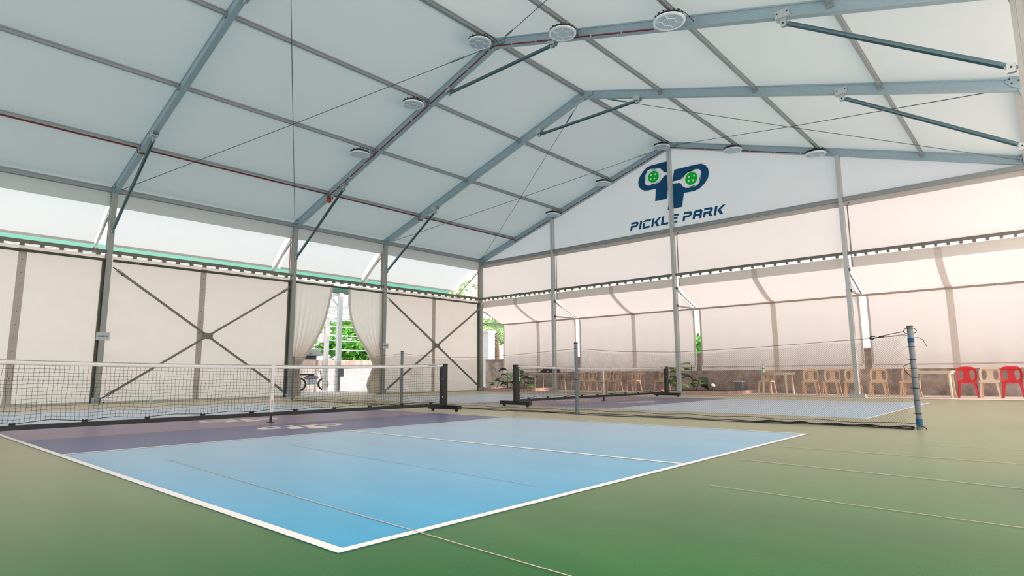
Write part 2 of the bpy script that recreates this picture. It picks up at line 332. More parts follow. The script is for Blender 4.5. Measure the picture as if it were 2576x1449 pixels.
# ------------------------------------------------------------------ portal frames
def gusset(b, x, y, side):
    # curved knee plate on both faces of the knee
    pts = [(0, 0.12), (0.22, 0.19), (0.30, 0.09), (0.22, -0.02), (0.12, -0.08), (0.10, -0.22), (-0.10, -0.22), (-0.11, 0.02)]
    for dy in (-0.068, 0.068):
        b.plate([pts], lambda u, v, w, dy=dy: (x + side * u, y + dy + w, ZE + v), 0.008)
for i, y in enumerate(FY):
    t = thing('portal_frame', 'grey aluminium portal frame of columns and rafters ' + FRN[i], 'tent frame', (XR, y, 0), 'portal frames spanning the tent')
    for sx_, xc in ((1, XC), (-1, XCR)):
        c = MB().prof((xc, y, 0.01), (xc, y, ZE - 0.02), 0.13, 0.20, (1, 0, 0)).build('column', 'post', t)
        b = MB().bar((xc - sx_ * 0.055, y - 0.095, 0.0), (xc - sx_ * 0.055, y - 0.095, 3.92), 0.055, 0.07); b.build('side_channel', 'olive', t)
        b = MB(); b.box(xc - 0.2, xc + 0.2, y - 0.2, y + 0.2, 0, 0.015)
        for dy in (-0.085, 0.085): b.box(xc - 0.16, xc + 0.16, y + dy - 0.008, y + dy + 0.008, 0.015, 0.17)
        b.mi(1)
        for dx in (-0.15, 0.15):
            for dy in (-0.15, 0.15): b.lathe([(0.022, 0.015), (0.022, 0.04), (0.012, 0.055)], (xc + dx, y + dy, 0), 8)
        b.build('base_plate', ['plate', 'bolt'], t)
        xk = XR - sx_ * 0.0
        MB().prof((xc, y, zr(xc)), (XR, y, ZR), 0.13, 0.22).build('rafter', 'steel', t)
        b = MB(); gusset(b, xc, y, sx_); b.mi(1)
        for (u, v) in ((0.1, 0.06), (0.23, 0.12), (0.2, 0.03), (0.05, -0.08), (0.0, -0.18)):
            for dy in (-0.08, 0.08): b.lathe([(0.014, -0.008), (0.014, 0.008)], (xc + sx_ * u, y + dy, ZE + v), 8, 'y')
        b.build('knee_plate', ['steel', 'bolt'], t)
        if i < 3:
            A = Vector((xc + sx_ * 0.16, y, 4.70)); Bp = Vector((xc + sx_ * 2.95, y, 6.53))
            d = (Bp - A).normalized()
            kb = MB().tube([A + d * 0.08, Bp - d * 0.08], 0.043, 12).build('knee_brace', 'galv', t, smooth=False)
            b = MB()
            lo = MB(); lo.bar(A - d * 0.06, A + d * 0.14, 0.03, 0.075, (0, 0, 1)); b.bar(Bp - d * 0.14, Bp + d * 0.05, 0.03, 0.075)
            b.box(Bp.x - 0.12, Bp.x + 0.12, y - 0.075, y + 0.075, Bp.z + 0.065, Bp.z + 0.085)
            for dy in (-0.073, 0.073): b.box(Bp.x - 0.12, Bp.x + 0.12, y + dy - .006, y + dy + .006, Bp.z + 0.07, Bp.z + 0.20)
            for dy in (-0.03, 0.03):
                b.box(Bp.x - 0.045, Bp.x + 0.045, y + dy - .005, y + dy + .005, Bp.z - 0.07, Bp.z + 0.07)
                lo.box(A.x - 0.06, A.x + 0.04, y + dy - .005, y + dy + .005, A.z - 0.07, A.z + 0.05)
            b.mi(1)
            lo.mi(1).lathe([(0.014, -0.045), (0.014, 0.045)], (A.x - 0.01, y, A.z), 8, 'y'); lo.build('brace_foot', ['plate', 'bolt'], kb)
            for (cx_, cz_) in ((Bp.x, Bp.z - 0.02), (Bp.x - 0.08, Bp.z + 0.15), (Bp.x + 0.08, Bp.z + 0.15)):
                b.lathe([(0.014, -0.09), (0.014, 0.09)] if cz_ > Bp.z + 0.1 else [(0.014, -0.045), (0.014, 0.045)], (cx_, y, cz_), 8, 'y')
            b.build('brace_bracket', ['plate', 'bolt'], kb)
    if i < 3:
        xa, xb = XR - 1.70, XR + 1.76; za = zr(xa) - 0.21
        ct = MB().tube([(xa + 0.06, y, za), (xb - 0.06, y, za)], 0.043, 12).build('collar_tie', 'galv', t)
        for x in (xa, xb):
            b = MB(); s_ = 1 if x < XR else -1
            for dy in (-0.03, 0.03): b.box(x - 0.05, x + 0.05, y + dy - .005, y + dy + .005, za - 0.06, za + 0.1)
            b.bar((x - 0.1, y - 0.07, zr(x - .1) - 0.12), (x + 0.1, y - 0.07, zr(x + .1) - 0.12), 0.012, 0.14)
            b.bar((x - 0.1, y + 0.07, zr(x - .1) - 0.12), (x + 0.1, y + 0.07, zr(x + .1) - 0.12), 0.012, 0.14)
            b.mi(1).lathe([(0.014, -0.045), (0.014, 0.045)], (x, y, za), 8, 'y').mi(0)
            b.bar((x, y, za), (x + s_ * 0.12, y, za), 0.03, 0.075)
            b.build('tie_bracket', ['plate', 'bolt'], ct)
    b = MB()
    pts = [(-0.35, 0.0), (0, 0.11), (0.35, 0.0), (0.35, -0.10), (0, -0.12), (-0.35, -0.10)]
    for dy in (-0.07, 0.07): b.plate([pts], lambda u, v, w, dy=dy: (XR + u, y + dy + w, ZR - 0.02 + v), 0.006)
    b.build('ridge_plate', 'steel', t)
    if i > 0:
        MB().tube([(XC - 0.02, y - 0.14, 4.12), (XC - 0.02, y - 0.14, 5.42)], 0.017, 8).build('edge_cord', 'edgered', t)

# ------------------------------------------------------------------ purlins
def purlin(bay, j, side):
    ya, yb = BAYS[bay]; ya = max(ya, YN)
    x = XE + (XR - XE) * TP[j] if side < 0 else 2 * XR - XE - (XR - XE) * TP[j]
    z = zr(x) + 0.055
    w, h = (0.11, 0.13) if j == 0 else ((0.09, 0.11) if j == 4 else (0.065, 0.10))
    if j == 0: z = ZE - 0.01
    b = MB().prof((x, ya + 0.066, z), (x, yb - 0.066, z), w, h, (0, 0, 1), 0.028, 0.012)
    b.box(x - 0.05, x + 0.05, yb - 0.09, yb - 0.066, z - h / 2 - 0.05, z - h / 2 + 0.02)
    pos = {0: 'the eave', 1: 'first above the eave', 2: 'second above the eave', 3: 'third above the eave', 4: 'the ridge'}[j]
    slope = '' if j == 4 else (', doorway-side slope' if side < 0 else ', camera-side slope')
    lab = 'grey purlin at %s%s, %s' % (pos, slope, BAYN[bay]) if j in (0, 4) else 'grey purlin %s%s, %s' % (pos, slope, BAYN[bay])
    o = b.build('purlin', 'purlin', org=(x, (ya + yb) / 2, z)); tag(o, lab, 'purlin', 'roof purlins between the portal frames')
for bay in range(4):
    for j in range(4): purlin(bay, j, -1)
    if bay >= 1: purlin(bay, 4, -1)
for bay, js in ((1, (3, 2, 1)), (2, (3, 2, 1)), (3, (3, 2, 1, 0))):
    for j in js: purlin(bay, j, 1)

# ------------------------------------------------------------------ roof bracing wires
def wire(P, Q, lab):
    P = Vector(P); Q = Vector(Q); d = (Q - P).normalized()
    t = thing('bracing_wire', lab, 'wire', tuple((P + Q) / 2), 'roof bracing wires')
    mid = (P + Q) / 2 - Vector((0, 0, 0.03))
    MB().tube([P, mid, Q], 0.0085, 6).build('wire_rope', 'wire', t)
    b = MB()
    b.tube([Q - d * 0.9, Q - d * 0.55], 0.022, 8); b.tube([Q - d * 0.98, Q - d * 0.9], 0.014, 8); b.tube([Q - d * 0.5, Q - d * 0.44], 0.014, 8)
    b.build('turnbuckle', 'galv', t)
e = 0.12
def ev(i, side, s=1): x = XE + 0.12 if side < 0 else 2 * XR - XE - 0.12; return (x, FY[i] + s * e, zr(x) - 0.02)
def rv(i, side, s=1): x = XR + side * 0.25; return (x, FY[i] + s * e, zr(x) - 0.02)
wire(ev(0, -1), rv(1, -1, -1), 'thin bracing wire from the nearest eave column up to the lamp frame ridge')
wire(ev(1, -1, -1), rv(0, -1), 'thin bracing wire crossing to the ridge of the frame nearest the camera')
wire(ev(2, -1), rv(3, -1, -1), 'thin bracing wire from beside the doorway bay up to the gable ridge')
wire(ev(3, -1, -1), rv(2, -1), 'thin bracing wire from the far corner column back up to the ridge')
wire(ev(0, 1), rv(1, 1, -1), 'short visible bracing wire above the first ceiling lamps')
wire(ev(2, 1), rv(3, 1, -1), 'thin bracing wire rising to the gable ridge, camera-side slope')
wire(ev(3, 1, -1), rv(2, 1), 'thin bracing wire falling to the gable eave, camera-side slope')

# ------------------------------------------------------------------ red conduit
x1 = XE + (XR - XE) * TP[1]; z1 = zr(x1) - 0.012
pts = [(x1, YN, z1)]
for y in FY[:3]:
    pts += [(x1, y - 0.13, z1), (x1, y - 0.10, z1 - 0.12), (x1, y + 0.10, z1 - 0.12), (x1, y + 0.13, z1)]
pts += [(x1, FY[3] - 0.12, z1)]
tag(MB().tube(pts, 0.017, 8).build('conduit', 'red', org=(x1, 5, z1)), 'dark red conduit clipped under the first purlin above the eave', 'conduit')
def rafter_conduit(y, x0, xend, lab):
    t = thing('conduit', lab, 'conduit', (XR, y, 8))
    dy = y - 0.078; off = -0.10
    pts = [(x0, dy, zr(x0) + off), (XR, dy, zr(XR) + off), (xend, dy, zr(xend) + off)]
    MB().tube(pts, 0.016, 8).build('pipe', 'red', t)
    x = x0 + 0.5
    while x < xend: MB().box(x - 0.014, x + 0.014, dy - 0.026, dy + 0.02, zr(x) + off - 0.026, zr(x) + off + 0.026).build('pipe_clip', 'plate', t); x += 0.75
rafter_conduit(FY[1], x1, 4.25, 'dark red conduit running along the rafters of the nearer lamp row')
rafter_conduit(FY[3], x1, 4.30, 'dark red conduit running along the rafters at the gable')
tag(MB().lathe([(0.05, 0), (0.075, 0.03), (0.075, 0.09), (0.05, 0.12)], (x1, FY[1] - 0.02, z1 - 0.26), 14).build('junction_box', 'redcap', org=(x1, FY[1], z1 - 0.2)), 'small red round junction box under the lamp frame rafter', 'junction box')

# ------------------------------------------------------------------ high bay lamps
def make_lamp():
    t = thing('ceiling_lamp', '', 'lamp', (0, 0, 0), 'round ceiling lamps under the purlins')
    b = MB().lathe([(0.10, 0.16), (0.13, 0.15), (0.15, 0.10), (0.265, 0.075), (0.285, 0.05), (0.285, 0.02), (0.27, 0.012)], (0, 0, 0), 32)
    for k in range(16):
        a = 2 * math.pi * k / 16; d = Vector((math.cos(a), math.sin(a), 0))
        b.bar(d * 0.13 + Vector((0, 0, 0.105)), d * 0.265 + Vector((0, 0, 0.085)), 0.008, 0.05)
    b.build('housing', 'black', t)
    # rim ring
    b = MB(); o = []
    for (r, z) in ((0.288, 0.026), (0.288, 0.0), (0.25, -0.006), (0.25, 0.01)): o.append((r, z))
    n = 40
    for (r, z) in o: b.v += [Vector((r * math.cos(2 * math.pi * j / n), r * math.sin(2 * math.pi * j / n), z)) for j in range(n)]
    for i in range(4):
        for j in range(n): b.f.append([i * n + j, i * n + (j + 1) % n, ((i + 1) % 4) * n + (j + 1) % n, ((i + 1) % 4) * n + j]); b.m.append(0)
    b.build('rim', 'lamprim', t, smooth=False)
    ln = MB().lathe([(0.252, 0.012), (0.252, 0.0)], (0, 0, 0), 32).build('lens', 'lamp', t)
    b = MB(); H = [(0.13 * math.cos(R(60 * k)), 0.13 * math.sin(R(60 * k))) for k in range(6)]
    for k in range(6):
        p, q = H[k], H[(k + 1) % 6]; b.bar((p[0], p[1], -0.003), (q[0], q[1], -0.003), 0.010, 0.008)
        b.bar((p[0], p[1], -0.003), (p[0] * 1.93, p[1] * 1.93, -0.003), 0.010, 0.008)
    for k in range(-8, 9):
        yy = k * 0.028; xx = math.sqrt(max(0, 0.245 ** 2 - yy * yy))
        b.bar((-xx, yy, -0.0015), (xx, yy, -0.0015), 0.006, 0.004)
    b.build('lens_rib', 'lamprim', ln)
    b = MB(); b.tube([(0, 0, 0.15), (0, 0, 0.19)], 0.02, 8)
    b.tube([(0.0, 0, 0.19), (0.03, 0, 0.21), (0.03, 0, 0.235), (0, 0, 0.255), (-0.025, 0, 0.235)], 0.007, 6)
    b.build('hook', 'galv', t)
    MB().tube([(0.05, 0.02, 0.15), (0.11, 0.12, 0.24), (0.14, 0.30, 0.18), (0.16, 0.45, 0.06)], 0.007, 6).build('lead', 'cord', t)
    return t
lamp0 = make_lamp(); first = True
LP = []
for row, y in ((0, FY[1] - 0.58), (1, FY[3] - 0.58)):
    for x, d in ((x1 + (XR - XE) * (TP[2] - TP[1]), 'nearest the doorway wall'), (XE + (XR - XE) * TP[3], 'second from the doorway wall'), (XR, 'under the ridge'),
                 (2 * XR - XE - (XR - XE) * TP[3], 'just past the ridge'), (2 * XR - XE - (XR - XE) * TP[2], 'last of its row')):
        LP.append((x, y, 'round white faced lamp %s, %s' % (d, 'nearer row' if row == 0 else 'far row along the gable')))
for (x, y, lab) in LP:
    o = lamp0 if first else copy_tree(lamp0); first = False
    o.location = (x, y, zr(x) + 0.005 - 0.255); o['label'] = lab
    o.rotation_euler.z = random.uniform(-0.4, 0.4) if not o is lamp0 else 0.2

# ------------------------------------------------------------------ side wall behind the left columns
def seam_strip(y, x, z0, z1, parent, w=0.17):
    b = MB(); b.box(x, x + 0.006, y - w / 2, y + w / 2, z0, z1); b.mi(1)
    z = z0 + 0.3
    while z < z1 - 0.2: b.box(x + 0.006, x + 0.010, y - 0.008, y + 0.008, z, z + 0.025); z += 0.33
    return b.build('seam_strip', ['seam', 'bolt'], parent)
def side_panel(ya, yb, sy):
    def fn(u, v):
        y = ya + (yb - ya) * u; z = 0.03 + 3.99 * v
        edge = math.exp(-((y - ya) / 0.5) ** 2) + math.exp(-((y - yb) / 0.5) ** 2)
        return (-10.235 + 0.012 * math.sin(7 * y + 2.3 * z) * math.sin(1.4 * z) + 0.02 * edge * math.sin(9 * z + 3 * y), y, z)
    o = MB().grid(64, 40, fn).build('wall_left', 'wall', kind='structure', smooth=True)
    for s in sy: seam_strip(s, -10.222, 0.04, 3.96, o)
    b = MB().box(-10.232, -10.20, ya, yb, 0.0, 0.05); b.build('hem', 'hem', o)
side_panel(YN, FY[0], (1.43,)); side_panel(FY[0] + 0.005, FY[1], (5.79,)); side_panel(FY[2], FY[3] + 0.03, (15.02,))

def rail(bay, ya, yb, n):
    t = thing('lacing_rail', 'grey lacing rail with small clips on the doorway-side wall, ' + BAYN[bay], 'rail', (XE, (ya + yb) / 2, 4.08), 'lacing rails around the walls')
    MB().prof((-10.10, ya + 0.067, 4.10), (-10.10, yb - 0.067, 4.10), 0.08, 0.085, (0, 0, 1), 0.022, 0.01).build('rail', 'brace', t)
    c = None
    for k in range(n):
        y = ya + 0.25 + (yb - ya - 0.5) * k / (n - 1)
        b = MB().box(-10.16, -10.08, y - 0.045, y + 0.045, 4.0, 4.06).build('clip', 'brace', t)
    # lacing rope woven through the gap
    b = MB(); pts = []
    for k in range(n * 2 - 1):
        y = ya + 0.25 + (yb - ya - 0.5) * k / (2 * n - 2); pts.append((-10.15, y, 4.045 if k % 2 else 4.00))
    b.tube(pts, 0.006, 5).build('lacing_rope', 'tape', t)
    o = MB().tube([(-10.06, ya + 0.10, 3.865), (-10.06, yb - 0.10, 3.865)], 0.036, 12).build('wall_tube', 'olive', org=(-10.06, (ya + yb) / 2, 3.86))
    tag(o, 'dark round tube below the lacing rail, ' + BAYN[bay], 'tube', 'dark tubes along the doorway-side wall')
rail(0, YN, FY[0], 26); rail(1, FY[0], FY[1], 14); rail(2, FY[1], FY[2], 11); rail(3, FY[2], FY[3], 14)

def xbrace(ya, yb, lab):
    t = thing('cross_brace', lab, 'brace', (-10.02, (ya + yb) / 2, 0), 'crossed braces on the doorway-side wall')
    P = [Vector((-10.03, ya + 0.10, 3.68)), Vector((-10.03, yb - 0.10, 0.14)), Vector((-10.03, yb - 0.10, 3.68)), Vector((-10.03, ya + 0.10, 0.14))]
    C = (P[0] + P[1]) / 2
    for a, c in ((P[0], P[1]), (P[2], P[3])):
        for e_, s_ in ((a, 1), (c, 1)):
            d = (C - e_).normalized()
            dg = MB().bar(e_ + d * 0.28, C - d * 0.09, 0.05, 0.075, (1, 0, 0)).build('diagonal', 'brace', t)
            b = MB(); b.tube([e_, e_ + d * 0.3], 0.018, 8)
            for q in (-0.035, 0.035):
                n_ = d.cross(Vector((1, 0, 0))).normalized() * q; b.tube([e_ + d * 0.12 + n_, e_ + d * 0.34 + n_], 0.009, 6)
            b.build('turnbuckle', 'galv', dg)
    MB().plate([[(-0.14, -0.09), (0.14, -0.09), (0.14, 0.09), (-0.14, 0.09)]], lambda u, v, w: (C.x + w, C.y + u, C.z + v), 0.055).build('centre_plate', 'brace', t)
xbrace(FY[0], FY[1], 'large steel crossed brace in the bay left of the doorway')
xbrace(FY[2], FY[3], 'steel crossed brace in the last bay before the gable wall')

# propped flaps above the side wall
for k, (ya, yb) in enumerate(BAYS):
    a = ya if k == 0 else ya + 0.30; c = yb - 0.02
    t = thing('awning_flap', 'bright white tarpaulin flap propped outwards under the eave, ' + BAYN[k], 'tarpaulin', (-10.2, (ya + yb) / 2, 5.8), 'propped flaps along the eave')
    def fn(u, v, a=a, c=c):
        y = a + (c - a) * u; s = v
        return (-10.24 - 1.40 * s - 0.10 * math.sin(math.pi * s), y, 5.78 - 1.16 * s + 0.03 * math.sin(math.pi * s) + 0.012 * math.sin(11 * y) * math.sin(math.pi * s))
    MB().grid(30, 10, fn).build('flap_sheet', 'flap', t, smooth=True)
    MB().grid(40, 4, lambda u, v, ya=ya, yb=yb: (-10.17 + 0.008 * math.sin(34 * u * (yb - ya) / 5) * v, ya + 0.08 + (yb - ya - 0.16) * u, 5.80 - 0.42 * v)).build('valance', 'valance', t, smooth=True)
    MB().bar((-11.65, a, 4.585), (-11.65, c, 4.585), 0.02, 0.07).build('hem', 'hem', t)
    b = MB(); b.add([(-10.30, c + .002, 5.75), (-10.45, c + .002, 5.40), (-11.68, c + .002, 4.42), (-11.58, c + .002, 4.30), (-11.40, c + .002, 4.36), (-10.28, c + .002, 5.42)], [(0, 1, 2, 3, 4, 5)])
    if k < 3: b.build('edge_gusset', 'hem', t)
    b = MB(); b.tube([(-10.22, c + 0.03, 5.40), (-11.66, c + 0.03, 4.40)], 0.024, 8); b.box(-11.72, -11.58, c - 0.02, c + 0.10, 4.30, 4.46)
    b.build('prop', 'post', t)

# curtains in the doorway bay
def curtain(ytop0, ytop1, edge, lab, n, sgn):
    t = thing('curtain', lab, 'curtain', (-10.1, (ytop0 + ytop1) / 2, 0), 'door curtains')
    def fn(u, v):
        z = 3.97 - 3.93 * v
        # edge(z) = y of the free edge
        ye = edge(z); yf = ytop0 if sgn > 0 else ytop1
        y = yf + (ye - yf) * u
        width = abs(ye - yf) + 0.01; full = abs(ytop1 - ytop0)
        amp = 0.014 + 0.055 * min(1.0, max(0, 1 - width / full)) * 1.3 + 0.012 * v
        x = -10.13 + amp * math.sin(u * n * 2 * math.pi + 0.8 * v) + 0.3 * amp * math.sin(u * n * 3.7 * math.pi + 2 * v)
        return (x, y, z)
    sh = MB().grid(90, 40, fn).build('drape', 'curtain', t, smooth=True)
    def hem(u, v):
        z = 3.97 - 3.93 * v; ye = edge(z); p = fn(1.0, v)
        return (p[0] + 0.004, ye - sgn * (0.10 * (1 - u)), z)
    MB().grid(2, 40, hem).build('edge_hem', 'hem', t, smooth=True)
def interp(z, T):
    for (z0, y0), (z1_, y1) in zip(T, T[1:]):
        if z <= z0 and z >= z1_:
            s = (z0 - z) / (z0 - z1_); return y0 + (y1 - y0) * s
    return T[-1][1] if z < T[-1][0] else T[0][1]
eL = [(4.0, 10.25), (3.757, 10.19), (3.2, 10.09), (2.737, 9.98), (2.3, 9.82), (1.876, 9.60), (1.5, 9.33), (1.153, 9.08), (0.95, 9.0), (0.6, 9.04), (0.0, 9.08)]
eR = [(4.0, 10.80), (3.75, 10.83), (3.3, 10.83), (2.799, 10.92), (2.3, 11.12), (1.94, 11.39), (1.5, 11.76), (1.14, 12.0), (0.95, 11.98), (0.55, 11.80), (0.35, 11.74), (0.0, 11.86)]
curtain(FY[1] + 0.08, 10.25, lambda z: interp(z, eL), 'white curtain pulled back beside the crossed brace bay column', 7, 1)
curtain(10.80, FY[2] - 0.06, lambda z: interp(z, eR), 'white curtain pulled back beside the column with the small white notice', 7, -1)

# ------------------------------------------------------------------ gable end
yg = FY[3] + 0.085
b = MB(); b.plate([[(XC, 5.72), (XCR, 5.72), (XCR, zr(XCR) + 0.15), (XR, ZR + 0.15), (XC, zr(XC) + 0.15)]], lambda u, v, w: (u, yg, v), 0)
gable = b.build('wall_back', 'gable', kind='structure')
# printed emblem and words
em = MB(); fnp = lambda u, v, w: (u, yg - 0.004, v)
for L in (EMQ, EMP): em.plate([L], fnp, 0)
# pale outline under the emblem
def offset(L, d):
    out = []; n = len(L); ar = sum(L[i][0] * L[(i + 1) % n][1] - L[(i + 1) % n][0] * L[i][1] for i in range(n)); s = 1 if ar > 0 else -1
    for i in range(n):
        a, p, c = Vector(L[i - 1]), Vector(L[i]), Vector(L[(i + 1) % n])
        d1 = (p - a).normalized(); d2 = (c - p).normalized(); nn = Vector((d1.y + d2.y, -(d1.x + d2.x)))
        if nn.length < 1e-4: nn = Vector((d1.y, -d1.x))
        nn.normalize(); out.append((p.x + s * nn.x * d, p.y + s * nn.y * d))
    return out
ol = MB()
for L in (EMQ, EMP): ol.plate([offset(L, 0.035)], lambda u, v, w: (u, yg - 0.002, v), 0)
ol.plate([circ(-1.31, 7.82, 0.33, 0.30)], lambda u, v, w: (u, yg - 0.002, v), 0); ol.plate([circ(0.13, 7.425, 0.34, 0.31)], lambda u, v, w: (u, yg - 0.002, v), 0)
ol.build('emblem_outline', 'printwhite', gable)
em.build('emblem', 'blue', gable)
g = MB(); hs = [[(-1.406, 7.903), (-1.235, 7.897), (-1.43, 7.755), (-1.279, 7.748)], [(0.049, 7.503), (0.23, 7.5), (0.031, 7.359), (0.186, 7.345)]]
for c, rx, ry, H in (((-1.317, 7.82), 0.218, 0.222, hs[0]), ((0.13, 7.425), 0.226, 0.23, hs[1])):
    g.plate([circ(c[0], c[1], rx, ry, 28)] + [circ(h[0], h[1], 0.034, 0.034, 10) for h in H], lambda u, v, w: (u, yg - 0.006, v), 0)
g.build('emblem_ball', 'green', gable)
GL = {
 'P': (1.0, [[(0, 1), (.76, 1), (.97, .84), (.95, .52), (.74, .36), (.27, .36), (.27, 0), (0, 0), (0, .60), (.68, .60), (.70, .76), (0, .76)]]),
 'I': (.30, [[(0, 0), (.27, 0), (.27, 1), (0, 1)]]),
 'C': (.98, [[(.2, 1), (.95, 1), (.95, .77), (0, .77), (0, .84)], [(0, .68), (.26, .68), (.26, .24), (.92, .24), (.92, 0), (.16, 0), (0, .14)]]),
 'K': (1.05, [[(0, 0), (.27, 0), (.27, 1), (0, 1)], [(.31, .52), (.78, 1), (1.12, 1), (.66, .52), (1.04, 0), (.70, 0)]]),
 'L': (.92, [[(0, 1), (.27, 1), (.27, .24), (.88, .24), (.88, 0), (0, 0)]]),
 'E': (.95, [[(0, .78), (.92, .78), (.92, 1), (0, 1)], [(0, .66), (.86, .66), (.86, .44), (.27, .44), (.27, .22), (.90, .22), (.90, 0), (0, 0)]]),
 'A': (1.02, [[(0, 0), (.27, 0), (.27, .28), (.72, .28), (.72, 0), (.99, 0), (.99, .86), (.80, 1), (.20, 1), (0, .84)], [(.28, .54), (.28, .70), (.72, .70), (.72, .54)]]),
 'R': (1.04, [[(0, 1), (.76, 1), (.97, .84), (.95, .56), (.82, .42), (1.05, 0), (.74, 0), (.54, .36), (.27, .36), (.27, 0), (0, 0), (0, .60), (.68, .60), (.70, .76), (0, .76)]]),
}
tx = MB(); cx_ = 0.0; H_ = 0.315; words = 'PICKLE PARK'; tot = sum((GL[c][0] + 0.13) if c != ' ' else 0.42 for c in words)
sc_ = (1.244 + 2.36) / (tot * 1.0)
for ch in words:
    if ch == ' ': cx_ += 0.42; continue
    w_, loops = GL[ch]
    fnl = lambda u, v, w, cx_=cx_: (-2.37 + (cx_ + u + 0.23 * v) * sc_, yg - 0.004, 5.955 + v * H_)
    if ch == 'A': tx.plate(loops, fnl, 0)
    else:
        for L in loops: tx.plate([L], fnl, 0)
    cx_ += w_ + 0.13
tx.build('lettering', 'blue', gable)

# gable posts, beams, rails
gx = [XC + 0.02] + GX + [XCR - 0.02]
GN = ['beside the doorway-side corner', 'behind the far court net', 'behind the long mesh divider', 'beside the camera-side wall']
PN = ['behind the far net post nearest the doorway', 'through the middle of the emblem', 'behind the blue-taped divider pole']
for i, x in enumerate(GX):
    t = thing('gable_post', ['slim grey gable post nearest the doorway side', 'slim grey gable post passing in front of the blue emblem', 'slim grey gable post nearest the red chairs'][i], 'post', (x, FY[3], 0), 'gable posts')
    MB().prof((x, FY[3], 0.02), (x, FY[3], zr(x) - 0.10), 0.11, 0.16, (0, 1, 0), 0.025, 0.012).build('post_shaft', 'lightpost', t)
    b = MB(); b.box(x - 0.22, x + 0.22, FY[3] - 0.18, FY[3] + 0.16, 0, 0.02)
    for dx in (-0.2, -0.075, 0.075, 0.2): b.box(x + dx - 0.008, x + dx + 0.008, FY[3] - 0.13, FY[3] - 0.02, 0.02, 0.11)
    b.box(x - 0.2, x + 0.2, FY[3] - 0.12, FY[3] - 0.105, 0.02, 0.11)
    b.build('base_plate', 'plate', t)
    MB().tube([(x + 0.14, FY[3] + 0.05, 3.70), (x + 0.14, FY[3] + 0.05, 5.50), (x + 0.20, FY[3] + 0.05, 5.60)], 0.016, 8).build('edge_rod', 'brace', t)
    b = MB().box(x - 0.075, x + 0.075, FY[3] - 0.03, FY[3] + 0.09, 3.58, 3.66); b.box(x - 0.075, x + 0.075, FY[3] - 0.03, FY[3] + 0.09, 2.98, 3.05)
    b.build('clamp', 'bolt', t)
